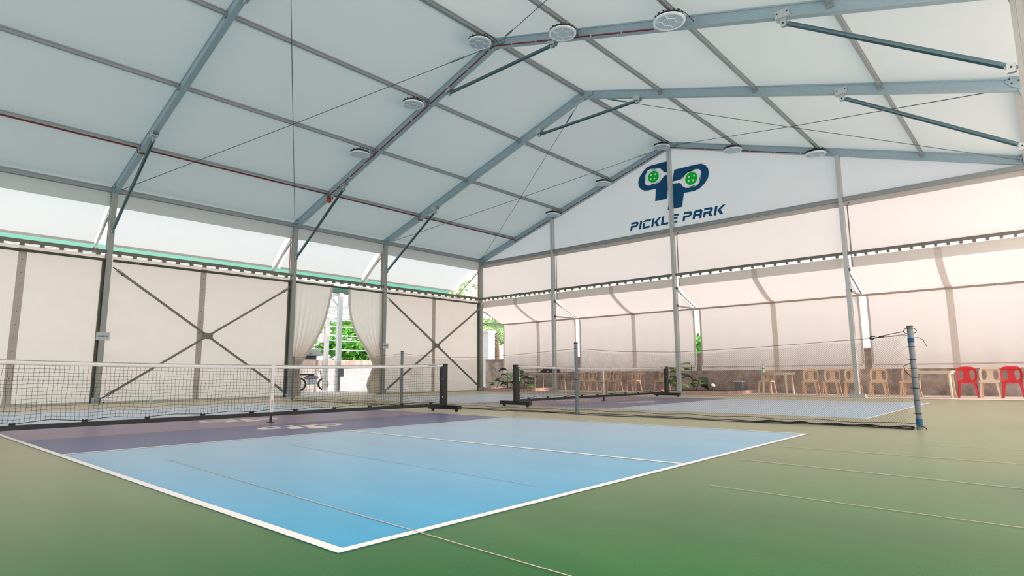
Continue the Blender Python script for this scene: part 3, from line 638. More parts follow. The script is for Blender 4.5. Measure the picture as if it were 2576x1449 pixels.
for i in range(4):
    xa, xb = gx[i] + 0.055, gx[i + 1] - 0.055
    o = MB().prof((xa, FY[3], 5.70), (xb, FY[3], 5.70), 0.10, 0.12, (0, 0, 1), 0.03, 0.012).build('gable_beam', 'purlin', org=((xa + xb) / 2, FY[3], 5.7))
    tag(o, 'grey horizontal beam at the foot of the gable triangle, span ' + ['nearest the doorway', 'under the first half of the words', 'under the word PARK', 'nearest the camera side'][i], 'beam', 'beams under the gable triangle')
    SP = ['first span from the doorway corner', 'second span from the doorway corner', 'third span from the doorway corner', 'span nearest the camera side'][i]
    t = thing('lacing_rail', 'grey lacing rail with small clips on the gable wall, ' + SP, 'rail', ((xa + xb) / 2, FY[3], 4.08), 'lacing rails around the walls')
    MB().prof((xa, FY[3] + 0.02, 4.10), (xb, FY[3] + 0.02, 4.10), 0.07, 0.08, (0, 0, 1), 0.022, 0.01).build('rail', 'brace', t)
    n = 15
    for k in range(n):
        x = xa + 0.18 + (xb - xa - 0.36) * k / (n - 1); MB().box(x - 0.035, x + 0.035, FY[3] + 0.0, FY[3] + 0.08, 3.995, 4.06).build('clip', 'brace', t)
    # bright panel above the rail
    a, c = gx[i] + (0.0 if i else 0.06), gx[i + 1] - 0.002
    def fn(u, v, a=a, c=c): return (a + (c - a) * u, yg - 0.01 + 0.012 * math.sin(5 * u + 3 * v) * math.sin(math.pi * v), 4.12 + 1.56 * v)
    w_ = MB().grid(24, 10, fn).build('wall_back', 'band', kind='structure', smooth=True)
    b = MB().box(a, c, yg - 0.02, yg - 0.012, 5.50, 5.66); b.build('top_hem', 'hem', w_)
    # lower sheet pushed outwards over the seats
    a, c = (gx[i] - 0.12 if i == 0 else gx[i] + 0.10), gx[i + 1] - 0.09
    t = thing('awning_curtain', 'white tarpaulin sheet propped out over the seats, ' + SP, 'tarpaulin', ((a + c) / 2, 19.3, 0.8), 'propped sheets behind the chairs')
    def path(v):
        P = [(17.78, 3.99), (17.80, 3.70), (18.10, 3.52), (18.60, 3.27), (19.05, 3.10), (19.30, 3.06), (19.335, 2.6), (19.34, 1.8), (19.33, 1.2), (19.30, 0.95), (19.28, 0.80)]
        Ls = [0]
        for p, q in zip(P, P[1:]): Ls.append(Ls[-1] + math.hypot(q[0] - p[0], q[1] - p[1]))
        s = v * Ls[-1]
        for k in range(len(P) - 1):
            if s <= Ls[k + 1] + 1e-9:
                f = (s - Ls[k]) / (Ls[k + 1] - Ls[k]); return (P[k][0] + (P[k + 1][0] - P[k][0]) * f, P[k][1] + (P[k + 1][1] - P[k][1]) * f)
        return P[-1]
    def fn(u, v, a=a, c=c):
        y, z = path(v); x = a + (c - a) * u
        return (x, y + 0.010 * math.sin(9 * x) * max(0, 1 - z / 3), z + (0.04 * math.cos(6.28 * u) if 3.1 < z < 3.68 else 0) * 0.5)
    MB().grid(40, 60, fn).build('sheet', 'awn', t, smooth=True)
    xm = (a + c) / 2 + 0.02
    MB().grid(2, 60, lambda u, v: (xm - 0.085 + 0.17 * u, path(v)[0] - 0.012, path(v)[1] - 0.006)).build('seam_strip', 'seam', t, smooth=True)
    MB().grid(20, 2, lambda u, v, a=a, c=c: (a + (c - a) * u, 17.775 + 0.004 * math.sin(60 * u), 3.99 - 0.30 * v)).build('top_hem', 'hem', t, smooth=True)
    MB().bar((a + 0.05, 19.285, 0.93), (c - 0.05, 19.285, 0.93), 0.03, 0.022).build('hem', 'hem', t)
    for xx in ((a + 0.03), (c - 0.03)):
        MB().bar((xx, 19.325, 3.02), (xx, 19.30, 0.98), 0.06, 0.02, (0, 1, 0)).build('edge_hem', 'hem', t)
    xq = gx[i] - (0.12 if i == 0 else 0)
    o = MB().bar((xq, 19.27, 3.03), (gx[i + 1], 19.27, 3.03), 0.06, 0.055).build('support_bar', 'woodbar', org=((xa + xb) / 2, 19.27, 3.03))
    tag(o, 'weathered horizontal bar holding the sheet out over the seats, ' + SP, 'bar', 'bars holding the sheets out')
    t = thing('awning_bracket', 'pale bracket propping the sheet at ' + ['the doorway-side corner', 'the first gable post', 'the post before the emblem', 'the post nearest the red chairs'][i], 'bracket', (xq, 17.8, 3.0), 'brackets propping the sheets')
    xp = xq if i == 0 else gx[i]
    MB().bar((xp, 17.78, 3.62), (xp, 19.25, 3.08), 0.04, 0.05).build('strut', 'post', t)
    MB().bar((xp, 17.78, 3.02), (xp, 19.25, 3.03), 0.04, 0.05).build('arm', 'post', t)

# walls beyond the picture that close the tent and let daylight in
b = MB().grid(10, 4, lambda u, v: (XCR + 0.22, YN + (FY[3] - YN) * u, 0.03 + 5.75 * v)); b.build('wall_right', 'thin', kind='structure')
b = MB(); b.plate([[(XC, 0.03), (XCR, 0.03), (XCR, zr(XCR) + 0.1), (XR, ZR + 0.13), (XC, zr(XC) + 0.1)]], lambda u, v, w: (u, YN, v), 0); b.build('wall_front', 'thin', kind='structure')

# ------------------------------------------------------------------ portable nets
def make_net():
    Y0, Y1 = -0.44, 6.535; yc = (Y0 + Y1) / 2
    t = thing('portable_net', 'white-topped pickleball net with black frame on the near court', 'net', (0, yc, 0), 'portable court nets')
    T0 = ORG[t.name]
    def topz(y): s = (y - yc) / (Y1 - yc); return 0.858 + 0.045 * s * s
    for yy, s in ((Y0, 1), (Y1, -1)):
        p = MB().lathe([(0.055, 0.10), (0.055, 0.885)], (0, yy, 0), 16)
        p.box(-0.035, 0.035, min(yy, yy + s * 0.10), max(yy, yy + s * 0.10), 0.15, 0.86)
        up_ = p.build('upright', 'black', t)
        MB().lathe([(0.060, 0.885), (0.062, 0.905), (0.050, 0.914)], (0, yy, 0), 16).build('cap', 'black', up_)
        b = MB()
        for z in (0.28, 0.62): b.lathe([(0.010, -0.004), (0.010, 0.004)], (0.038, yy + s * 0.085, z), 8, 'x')
        b.build('bolt', 'lamprim', up_)
        ft = MB().box(-0.42, 0.42, yy - 0.055, yy + 0.055, 0.045, 0.125).build('base_foot', 'black', t)
        for dx in (-0.34, 0.34):
            b = MB().lathe([(0.030, -0.014), (0.030, 0.014)], (dx, yy, 0.030), 12, 'y'); b.box(dx - 0.03, dx + 0.03, yy - 0.02, yy + 0.02, 0.025, 0.05)
            b.build('caster', 'black', ft)
    MB().bar((0, Y0, 0.13), (0, Y1, 0.13), 0.055, 0.055).build('bottom_rail', 'black', t)
    leg = MB().bar((0, yc, 0.0), (0, yc, 0.11), 0.028, 0.028, (1, 0, 0)); leg.box(-0.05, 0.05, yc - 0.04, yc + 0.04, 0.0, 0.012)
    leg.build('centre_leg', 'black', t)
    ya, yb = Y0 + 0.06, Y1 - 0.09
    tabs = [-0.0 + 0.688 * k for k in range(10) if -0.0 + 0.688 * k < 6.4]
    def botz(y):
        k = min(abs(y - q) for q in tabs); return 0.172 + 0.030 * min(1, (k / 0.344)) ** 0.8
    def gx_(y, z): return 0.012 * math.sin(2.1 * y + 3 * z) + 0.006 * math.sin(9 * y)
    def nd(iy, iz, ny, nz):
        y = ya + (yb - ya) * iy / ny; f = iz / nz; z0 = botz(y); z1_ = topz(y) - 0.05; z = z0 + (z1_ - z0) * f
        yy = y + 0.010 * math.sin(4 * y + 6 * f) * (1 - f) + 0.004 * math.sin(17 * iy + 5.3 * iz)
        return Vector((gx_(y, z) * (1 - abs(2 * f - 1)), yy, z + 0.003 * math.sin(13.1 * iy + 7.7 * iz)))
    ny, nz = 142, 15; b = MB(); r = 0.0019
    for iy in range(ny + 1): b.tube([nd(iy, k, ny, nz) for k in range(nz + 1)], r, 3, caps=False)
    for iz in range(1, nz + 1): b.tube([nd(k, iz, ny, nz) for k in range(ny + 1)], r, 3, caps=False)
    b.build('net_mesh', 'cord', t)
    MB().tube([nd(k, 0, ny, nz) for k in range(ny + 1)], 0.0042, 5).build('bottom_cord', 'cord', t)
    for q in tabs:
        b = MB().box(-0.014, 0.014, q - 0.028, q + 0.028, 0.155, 0.182); b.tube([(-0.02, q - 0.02, 0.178), (0, q - 0.02, 0.186), (0.02, q - 0.02, 0.178)], 0.006, 5)
        b.tube([(-0.02, q + 0.02, 0.178), (0, q + 0.02, 0.186), (0.02, q + 0.02, 0.178)], 0.006, 5); b.build('tab', 'cord', t)
    # top tape: a soft folded band
    def tp(u, v):
        y = Y0 + (Y1 - Y0) * u; a = 2 * math.pi * v; z = topz(y) - 0.026 + 0.0015 * math.sin(60 * y)
        return (0.010 * math.cos(a) * (1 + 0.25 * math.sin(38 * y)), y, z + 0.027 * math.sin(a))
    tt = MB().grid(220, 10, tp).build('top_tape', 'tape', t, smooth=True)
    MB().tube([(0.004, Y0 + (Y1 - Y0) * k / 120, topz(Y0 + (Y1 - Y0) * k / 120) + 0.001) for k in range(121)], 0.0065, 6).build('tape_stitching', 'bandgrey', tt)
    b = MB().box(-0.013, 0.013, yc - 0.026, yc + 0.026, 0.155, 0.862); cs = b.build('centre_strap', 'tape', t)
    b = MB()
    for k in range(9): b.box(0.0135, 0.015, yc - 0.008, yc + 0.012, 0.20 + 0.016 * k, 0.211 + 0.016 * k)
    b.build('strap_print', 'bluebox', cs)
    # printed tape name block near the far end and label plate on the first upright
    MB().box(0.012, 0.0135, Y1 - 0.42, Y1 - 0.22, 0.868, 0.884).build('tape_print', 'bluebox', tt)
    lb = MB().box(0.036, 0.040, Y0 + 0.07, Y0 + 0.095, 0.56, 0.84).build('label_plate', 'paper', t)
    b = MB()
    for k in range(8): b.box(0.040, 0.0412, Y0 + 0.077, Y0 + 0.089, 0.585 + 0.031 * k, 0.602 + 0.031 * k)
    b.build('label_print', 'ink', lb)
    return t
net = make_net()
net2 = copy_tree(net); net2.location.y += D; net2['label'] = 'white-topped pickleball net with black frame on the far court'

# ------------------------------------------------------------------ mesh divider between the courts
DY = 7.455; PX = [7.582, 2.490, -2.535, -7.616]; PH = 1.262
tiez = [[1.003, 0.847, 0.74, 0.629, 0.499, 0.354, 0.191], [1.15, .6], [1.2, .6], [1.2, .6]]
PLAB = ['grey divider pole wrapped in blue tape nearest the camera', 'grey divider pole in front of the far court net', 'dark divider pole seen behind the near net', 'divider pole beside the doorway']
for i, x in enumerate(PX):
    t = thing('divider_pole', PLAB[i], 'pole', (x, DY, 0), 'poles of the mesh divider')
    MB().lathe([(0.036, 0.0), (0.032, 0.04), (0.032, PH - 0.02)], (x, DY, 0), 18).build('pole_tube', 'pole', t)
    MB().lathe([(0.035, PH - 0.02), (0.038, PH - 0.01), (0.036, PH)], (x, DY, 0), 18).build('cap', 'bolt', t)
    for z in tiez[i]:
        b = MB(); b.tube([(x + 0.034 * math.cos(a), DY + 0.034 * math.sin(a), z) for a in [2 * math.pi * k / 12 for k in range(12)]], 0.0045, 5, closed=True)
        b.tube([(x - 0.034, DY, z), (x - 0.06, DY - 0.01, z + 0.004)], 0.003, 4); b.build('cable_tie', 'cord', t)
    if i == 0:
        for z0, z1_ in ((1.055, 1.115), (0.055, 0.135)):
            k = 14; pr = []
            for q in range(k + 1): pr.append((0.035 + 0.003 * (q % 2), z0 + (z1_ - z0) * q / k))
            MB().lathe(pr, (x, DY, 0), 16).build('tape_wrap', 'bluetape', t)
def nettop(x):
    K = [(7.55, 1.165), (7.2, 1.128), (5.677, 1.063), (4.43, 1.031), (3.4, 1.07), (2.49, 1.15), (1.2, 1.09), (-0.05, 1.048), (-1.3, 1.09), (-2.535, 1.205), (-5, 1.10), (-7.6, 1.24)]
    for (a, za), (c, zc) in zip(K, K[1:]):
        if x <= a and x >= c: return za + (zc - za) * (a - x) / (a - c)
    return K[0][1] if x > 7.5 else K[-1][1]
t = thing('divider_net', 'long brown fine mesh net dividing the two courts', 'net', (0, DY, 0))
X0, X1 = 7.53, -7.6; Wd = X0 - X1; b = MB(); seg = 8; p_ = 0.030
def mp(x, f):
    # the mesh hangs slightly below the cord between its ties
    zt = nettop(x) - 0.02 - 0.022 * abs(math.sin(x * 3.4)); z = 0.02 + (zt - 0.02) * f
    return Vector((x, DY + 0.02 * math.sin(1.7 * x) * math.sin(3 * f) + 0.012 * math.sin(6 * x + 4 * f), z))
H = 1.08; nst = int(Wd / p_)
for s_ in (1, -1):
    for k in range(-int(H / p_), nst + int(H / p_)):
        xs = X0 - k * p_; pts = []
        for q in range(seg + 1):
            f = q / seg; x = xs - s_ * f * H
            if X1 <= x <= X0: pts.append(mp(x, f))
        if len(pts) >= 2: b.tube(pts, 0.0011, 3, caps=False)
b.build('net_mesh', 'mesh', t)
MB().tube([(X0 + 0.03 - (Wd + 0.03) * k / 160, DY, nettop(X0 - Wd * k / 160)) for k in range(161)], 0.0035, 5).build('top_cord', 'mesh', t)
b = MB()
b.tube([(X0 - Wd * k / 300, DY - 0.01 + 0.035 * math.sin(k * 0.12) * math.sin(k * 0.031), 0.012 + 0.010 * abs(math.sin(k * 0.17))) for k in range(301)], 0.006, 5)
b.tube([(X0 - Wd * k / 300, DY - 0.10 + 0.11 * math.sin(k * 0.09) * math.sin(k * 0.043 + 1), 0.008) for k in range(301)], 0.006, 5)
b.tube([(X0 - 1.9 * k / 60, DY - 0.02 + 0.02 * math.sin(k * 0.8), 0.025 + 0.01 * math.sin(k * .5)) for k in range(61)], 0.010, 5)
b.build('bottom_cord', 'cord', t)
MB().tube([(X0 - Wd * k / 100, DY + 0.30, 0.045 + 0.01 * math.sin(k)) for k in range(101)], 0.004, 5).build('floor_line', 'cord', t)
# bungee with a hook at the taped pole
t = thing('bungee_cord', 'dark cord with a hook tensioning the mesh at the blue-taped pole', 'cord', (7.2, DY, 1.13))
px = PX[0]
b = MB(); b.tube([(7.24, DY, 1.145), (px - 0.065, DY, 1.195)], 0.005, 6); b.tube([(7.24, DY, 1.135), (px - 0.035, DY, 1.145)], 0.0035, 6)
b.tube([(px - 0.07 + 0.035 * 0 , DY - .02, 1.195), (px - 0.05, DY - .03, 1.225), (px, DY - .04, 1.232), (px + 0.05, DY - .02, 1.225), (px + 0.068, DY, 1.20), (px + 0.05, DY + .02, 1.175), (px, DY + .04, 1.165), (px - 0.05, DY + .02, 1.168), (px - 0.07, DY, 1.19)], 0.0045, 6, closed=True)
b.build('cord', 'mesh', t); b = MB()
b.tube([(px + 0.03, DY - .02, 1.11), (px + 0.08, DY - .02, 1.115), (px + 0.13, DY - .03, 1.08), (px + 0.16, DY - .03, 1.00)], 0.0035, 6)
b.build('cord_tail', 'mesh', t); b = MB()
b.tube([(px - 0.03, DY - 0.03, 0.80), (px - 0.10, DY - 0.02, 0.77), (px - 0.09, DY - .02, 0.70), (px - 0.03, DY - 0.03, 0.64)], 0.0045, 6)
b.build('cord_loop', 'cord', t); b = MB()
b.tube([(px - 0.03, DY, .03), (px + .02, DY - .05, .05), (px + .06, DY - .03, .03), (px + .07, DY, .006)], 0.006, 6)
b.build('ground_loop', 'cord', t)
b = MB(); b.tube([(7.20, DY, 1.150), (7.16, DY, 1.150), (7.135, DY, 1.135), (7.14, DY, 1.118), (7.165, DY, 1.112), (7.19, DY, 1.128), (7.30, DY, 1.142)], 0.008, 6)
b.build('hook', 'cord', t)

# ------------------------------------------------------------------ monobloc chairs
def make_chair(m):
    t = thing('plastic_chair', '', 'chair', (0, 0, 0), 'plastic stacking chairs along the wall')
    sw, sd, sh = 0.42, 0.40, 0.435
    def seat(u, v):
        x = (u - .5) * (sw - 0.04 * v); y = -0.20 + sd * v
        z = sh - 0.012 * math.sin(math.pi * u) * math.sin(math.pi * min(1, v * 1.1)) - 0.015 * max(0, 0.15 - v) / 0.15
        return (x, y, z)
    b = MB().grid(10, 10, seat); b.grid(10, 10, lambda u, v: (seat(1 - u, v)[0], seat(1 - u, v)[1], seat(1 - u, v)[2] - 0.012))
    hw = sw / 2
    for s in (-1, 1): b.bar((s * (hw - 0.006), -0.20, sh - 0.018), (s * (hw - 0.024), 0.20, sh - 0.018), 0.014, 0.04)
    b.bar((-hw, -0.197, sh - 0.022), (hw, -0.197, sh - 0.022), 0.014, 0.045)
    b.build('seat', m, t, smooth=False)
    # arched back with two openings
    outer = [(-0.20, 0.0), (-0.222, 0.10), (-0.226, 0.24), (-0.212, 0.32), (-0.17, 0.375), (-0.10, 0.398), (0, 0.405), (0.10, 0.398), (0.17, 0.375), (0.212, 0.32), (0.226, 0.24), (0.222, 0.10), (0.20, 0.0)]
    hole = [(-0.152, 0.035), (-0.174, 0.11), (-0.177, 0.22), (-0.165, 0.275), (-0.138, 0.302), (-0.105, 0.302), (-0.075, 0.275), (-0.062, 0.22), (-0.074, 0.11), (-0.094, 0.035)]
    hole2 = [(-a, c) for a, c in hole][::-1]
    fn = lambda u, v, w: (u, 0.185 + v * 0.20 - 0.10 * (u / 0.22) ** 2 * 0.5 + w, sh + v * 0.97)
    MB().plate([outer, hole, hole2], fn, 0.014).build('backrest', m, t)
    for sx_ in (-1, 1):
        for sy_, yy, yo in ((-1, -0.18, -0.235), (1, 0.165, 0.245)):
            top = Vector((sx_ * 0.192, yy, sh - 0.01)); bot = Vector((sx_ * 0.232, yo, 0.0))
            b = MB()
            for (w0, w1, ax) in ((0.065, 0.042, 0), (0.065, 0.042, 1)):
                # L-shaped tapering leg: two thin flanges
                o_ = 0.008
                if ax == 0: q = [top + Vector((0, 0, 0)), top + Vector((-sx_ * w0, 0, 0)), bot + Vector((-sx_ * w1, 0, 0)), bot]; th = Vector((0, -sy_ * o_, 0))
                else: q = [top, top + Vector((0, -sy_ * w0, 0)), bot + Vector((0, -sy_ * w1, 0)), bot]; th = Vector((-sx_ * o_, 0, 0))
                vs = q + [p + th for p in q]
                b.add(vs, [(0, 1, 2, 3), (7, 6, 5, 4), (0, 4, 5, 1), (1, 5, 6, 2), (2, 6, 7, 3), (3, 7, 4, 0)])
            b.build('leg', m, t)
    return t
protos = {}
def chair(m, x, y, rz, lab):
    if m not in protos: o = protos[m] = make_chair(m)
    else: o = copy_tree(protos[m])
    o.location = (x, y, 0.012); o.rotation_euler.z = R(rz); o['label'] = lab; return o
chair('redp', 7.10, 18.85, 4, 'red plastic chair beside the cream table')
chair('beige', 7.575, 18.85, -2, 'beige plastic chair between two red chairs')
chair('redp', 8.03, 18.85, 2, 'red plastic chair at the far end of the row by the frame edge')
for x, rz, lab in ((5.80, -3, 'tan plastic chair directly behind the blue-taped pole'), (5.02, 2, 'tan plastic chair just past the gable post, before the taped pole'),
                   (4.36, 5, 'tan plastic chair half hidden behind the gable post'), (3.78, 2, 'tan plastic chair in the middle of the three beside the round table'), (3.18, 6, 'tan plastic chair right next to the round table'),
                   (1.72, -2, 'tan plastic chair behind the round table with the bottle')):
    chair('tan', x, 19.25 if x < 2 else 18.85, rz, lab)
for x, y, rz, lab in ((-5.62, 18.80, -4, 'tan plastic chair first in the row, nearest the table with the black bag'), (-5.05, 18.80, -6, 'tan plastic chair second in the row behind the far net'), (-4.40, 18.80, 2, 'tan plastic chair third in the row behind the far net'),
                   (-3.90, 18.82, -5, 'tan plastic chair fourth in the row behind the far net'), (-3.36, 19.35, -3, 'tan plastic chair touching the round table behind the net'), (-1.86, 18.8, -4, 'tan plastic chair just inside the far net upright')):
    chair('tan', x, y, rz, lab)

# ------------------------------------------------------------------ tables
def table(name, lab, x, y, w, d, h, rnd, m, legs='wide', rz=0):
    t = thing(name, lab, 'table', (x, y, 0.012), None)
    T = Vector((x, y, 0.012)); ca, sa = math.cos(R(rz)), math.sin(R(rz))
    def P(u, v, z): return T + Vector((u * ca - v * sa, u * sa + v * ca, z))
    if rnd: L = circ(0, 0, w / 2, d / 2, 36)
    else:
        L = []; r = 0.06
        for cx_, cy_, a0 in ((w / 2 - r, d / 2 - r, 0), (-w / 2 + r, d / 2 - r, 90), (-w / 2 + r, -d / 2 + r, 180), (w / 2 - r, -d / 2 + r, 270)):
            L += [(cx_ + r * math.cos(R(a0 + q * 22.5)), cy_ + r * math.sin(R(a0 + q * 22.5))) for q in range(5)]
    MB().plate([L], lambda u, v, w_: P(u, v, h - 0.014 + w_), 0.028).build('tabletop', m, t)
    b = MB(); L2 = [(a * 0.93, c * 0.93) for a, c in L]
    for p, q in zip(L2, L2[1:] + L2[:1]): b.bar(P(p[0], p[1], h - 0.05), P(q[0], q[1], h - 0.05), 0.012, 0.05)
    b.build('apron', m, t)
    lw = 0.42 if not rnd else 0.33
    for sx_ in (-1, 1):
        for sy_ in (-1, 1):
            tp_ = P(sx_ * w * (lw - 0.03), sy_ * d * (lw - 0.03), h - 0.04); bt = P(sx_ * w * lw, sy_ * d * lw, 0.0)
            if legs == 'thin': MB().tube([tp_, bt], 0.016, 8).build('leg', m, t)
            else:
                b = MB(); n = 6; rr = []
                b.tube([tp_ + (bt - tp_) * k / n for k in range(n + 1)], 0.03, 10, radii=[0.055, 0.042, 0.036, 0.034, 0.033, 0.032, 0.034]); b.build('leg', m, t)
    return t
table('plastic_table', 'cream plastic table beside the red chairs', 6.38, 18.75, 0.96, 0.75, 0.715, False, 'cream')
table('round_table', 'cream round table with the tall water bottle on it', 2.24, 18.75, 1.10, 1.0, 0.70, True, 'cream')
table('round_table', 'brown round table behind the strap of the far net', -3.02, 18.6, 1.15, 0.95, 0.735, True, 'tan', 'thin')
table('folding_table', 'pale rectangular table carrying the black bag', -7.05, 18.75, 1.42, 0.70, 0.755, False, 'beige', 'thin')

# bag
t = thing('bag', 'black shoulder bag slumped on the pale rectangular table', 'bag', (-7.10, 18.75, 0.767))
def bagf(u, v):
    a = 2 * math.pi * u; e_ = math.sin(math.pi * v / 1.0 * 0.5 + 0.0)
    r = 1 - v ** 3; 
    return (-7.05 + 0.50 * math.cos(a) * (1 - 0.55 * v ** 2) + 0.05 * v + 0.02 * math.sin(5 * a), 18.75 + 0.17 * math.sin(a) * (1 - 0.6 * v ** 2), 0.767 + 0.225 * math.sin(math.pi / 2 * v) * (1 + 0.10 * math.sin(3 * a) + 0.12 * math.cos(a)))
b = MB().grid(28, 8, bagf); n0 = 8 * 29; b.f.append([n0 + i for i in range(28)]); b.m.append(0)
b.build('bag_body', 'cord', t, smooth=True)
MB().tube([(-7.34, 18.70, 0.90), (-7.38, 18.68, 1.00), (-7.28, 18.68, 0.99), (-7.12, 18.70, 1.01), (-6.96, 18.70, 0.99), (-6.86, 18.70, 0.93)], 0.013, 6).build('strap', 'cord', t)
MB().box(-7.05, -6.98, 18.565, 18.585, 0.83, 0.86).build('buckle', 'lamprim', t)

def bottle(x, y, z, h, r, lab, cap, band):
    t = thing('water_bottle', lab, 'bottle', (x, y, z))
    bo = MB().lathe([(r * .9, 0), (r, 0.01), (r, h * .62), (r * .85, h * .74), (r * .38, h * .88), (r * .38, h * .93)], (x, y, z), 16).build('bottle_body', 'clear', t, smooth=False)
    MB().lathe([(r * .45, h * .93), (r * .45, h)], (x, y, z), 12).build('cap', cap, t)
    if band: MB().lathe([(r * 1.03, h * .44), (r * 1.03, h * .58)], (x, y, z), 16).build('bottle_label', band, t)
bottle(1.86, 18.62, 0.712, 0.27, 0.045, 'clear water bottle with a green label on the round table', 'bolt', 'green')
bottle(-9.55, 4.39, 0.0, 0.19, 0.04, 'small bottle with a teal cap on the floor by the crossed brace', 'teal', None)

# things behind the chairs
t = thing('storage_box', 'small grey lidded box at the end of the planted kerb', 'box', (0.55, 19.9, 0.14))
MB().box(0.42, 0.68, 19.78, 20.02, 0.012, 0.40).build('box_body', 'bluebox', t); MB().box(0.40, 0.70, 19.76, 20.04, 0.40, 0.43).build('lid', 'lamprim', t)
t = thing('garden_lamp', 'small white domed garden lamp in the planted bed', 'lamp', (-0.12, 19.2, 0.10))
MB().lathe([(0.035, 0.10), (0.03, 0.24)], (-0.12, 19.2, 0), 10).build('lamp_post', 'bolt', t)
MB().lathe([(0.075, 0.24), (0.085, 0.27), (0.07, 0.32), (0.03, 0.345)], (-0.12, 19.2, 0), 16).build('dome', 'lamprim', t, smooth=False)
t = thing('standpipe', 'dark standpipe with a flared spout beside the pale rectangular table', 'tap', (-8.6, 19.6, 0.012))
MB().lathe([(0.10, 0.012), (0.09, 0.10), (0.07, 0.14), (0.08, 0.55), (0.06, 0.58)], (-8.6, 19.6, 0), 14).build('body', 'bluebox', t)
b = MB(); b.tube([(-8.60, 19.6, 0.55), (-8.50, 19.58, 0.62), (-8.42, 19.58, 0.66)], 0.04, 8, radii=[0.025, 0.035, 0.06]); b.build('spout', 'bolt', t)
MB().tube([(-8.62, 19.55, 0.60), (-8.85, 19.5, 0.61)], 0.014, 6).build('handle', 'lamprim', t)

# signs on the columns
def sign(x, y0, z0, w, h, text, sz, lab):
    t = thing('notice', lab, 'sign', (x, y0, z0))
    MB().box(x - 0.003, x + 0.003, y0 - w / 2, y0 + w / 2, z0 - h / 2, z0 + h / 2).build('sheet', 'paper', t)
    cu = bpy.data.curves.new('lettering', 'FONT'); cu.body = text; cu.size = sz; cu.align_x = 'CENTER'; cu.align_y = 'CENTER'; cu.offset = sz * 0.035; cu.extrude = 0.0006
    tmp = bpy.data.objects.new('tmp', cu); COL.objects.link(tmp); bpy.context.view_layer.update()
    me = bpy.data.meshes.new_from_object(tmp.evaluated_get(bpy.context.evaluated_depsgraph_get())); bpy.data.objects.remove(tmp)
    me.materials.clear(); me.materials.append(M['ink']); o = bpy.data.objects.new('lettering', me); COL.objects.link(o); o.parent = t
    o.location = (0.0045, 0, 0); o.rotation_euler = (R(90), 0, R(90)); ORG[o.name] = Vector((0, 0, 0))
sign(XC + 0.108, FY[0] + 0.005, 1.785, 0.31, 0.215, 'COURT 3', 0.052, 'pale paper notice reading COURT 3 on the column nearest the camera')
sign(XC + 0.108, FY[2] + 0.05, 1.82, 0.26, 0.20, 'COURT 3', 0.045, 'small white paper notice on the column beside the doorway curtain')

# ------------------------------------------------------------------ low wall, kerbs, plants
MB().box(-12.5, 9.6, 20.45, 20.62, -0.12, 1.42).build('wall_outer', 'conc', kind='structure')
MB().box(-12.5, 9.6, 20.40, 20.66, 1.42, 1.47).build('trim_1', 'conc', kind='structure')
def kerb(xa, xb, lab):
    t = thing('planter_kerb', lab, 'kerb', ((xa + xb) / 2, 18.6, 0))
    b = MB(); b.box(xa, xb, 17.78, 17.90, 0.012, 0.12); b.box(xb - 0.12, xb, 17.90, 20.42, 0.012, 0.12); b.box(xa, xa + 0.12, 17.90, 20.42, 0.012, 0.12)
    b.build('kerb_edge', 'pink', t)
    MB().grid(20, 20, lambda u, v: (xa + 0.12 + (xb - xa - 0.24) * u, 17.9 + 2.5 * v, 0.085 + 0.02 * math.sin(17 * u) * math.sin(13 * v))).build('soil', 'soil', t)
kerb(-10.6, -7.9, 'pink kerb around the plants in the doorway-side corner')
kerb(-2.1, 1.0, 'pink kerb around the plants behind the far net end')
def plant(x, y, lab, spec, seed):
    rnd = random.Random(seed); t = thing('leafy_plant', lab, 'plant', (x, y, 0.085), 'broad-leaved plants in the kerbed beds')
    for k, (dx, dy, h, lx, n) in enumerate(spec):
        st = MB().tube([(x + dx * .3, y + dy * .3, 0.08), (x + dx * .8, y + dy * .8, 0.08 + h * .6), (x + dx, y + dy, 0.08 + h)], 0.010, 6); s_ = st.build('stem', 'leafd', t)
        for q in range(n):
            a = rnd.uniform(0, 6.28); ln = lx * rnd.uniform(0.9, 1.3); hz = 0.08 + h * (1 - 0.22 * q) ; P0 = Vector((x + dx, y + dy, max(0.15, hz)))
            d = Vector((math.cos(a), math.sin(a) * 0.6, rnd.uniform(-0.1, 0.5))); sd = Vector((-math.sin(a), math.cos(a), rnd.uniform(-.3, .3)))
            def lf(u, v):
                wv = math.sin(math.pi * min(1, v ** 0.8)) * ln * 0.40; return P0 + d * (0.05 + v * ln) + sd * ((u - .5) * 2 * wv) + Vector((0, 0, -0.45 * ln * v * v + 0.10 * abs(u - .5)))
            MB().grid(4, 8, lf).build('leaf', 'leaf' if rnd.random() < 0.72 else 'leafd', t, smooth=True)
plant(-10.05, 18.55, 'low leafy plant nearest the corner column', [(-0.1, 0, 0.30, 0.30, 4), (0.22, 0.1, 0.55, 0.30, 4)], 1)
plant(-9.45, 18.75, 'taller broad-leaved plant in the doorway-side corner bed', [(0.0, 0, 0.78, 0.38, 4), (0.35, 0.1, 0.62, 0.32, 4), (0.15, -.2, 0.3, 0.25, 3)], 5)
plant(-8.6, 18.9, 'broad-leaved plant at the table end of the corner bed', [(0, 0, 0.74, 0.38, 4), (0.3, 0, 0.5, 0.30, 4)], 9)
plant(-1.55, 19.0, 'broad-leaved plant beside the white-based gable post', [(-0.15, 0, 0.80, 0.36, 4), (0.25, 0, 0.70, 0.36, 4), (0.1, -0.2, 0.40, 0.30, 4)], 3)
plant(-0.75, 19.1, 'broad-leaved plant with a light green drooping leaf, next to the garden lamp', [(-0.1, 0, 0.92, 0.42, 4), (0.2, 0, 0.55, 0.34, 4), (0.2, -0.2, 0.22, 0.30, 3)], 12)

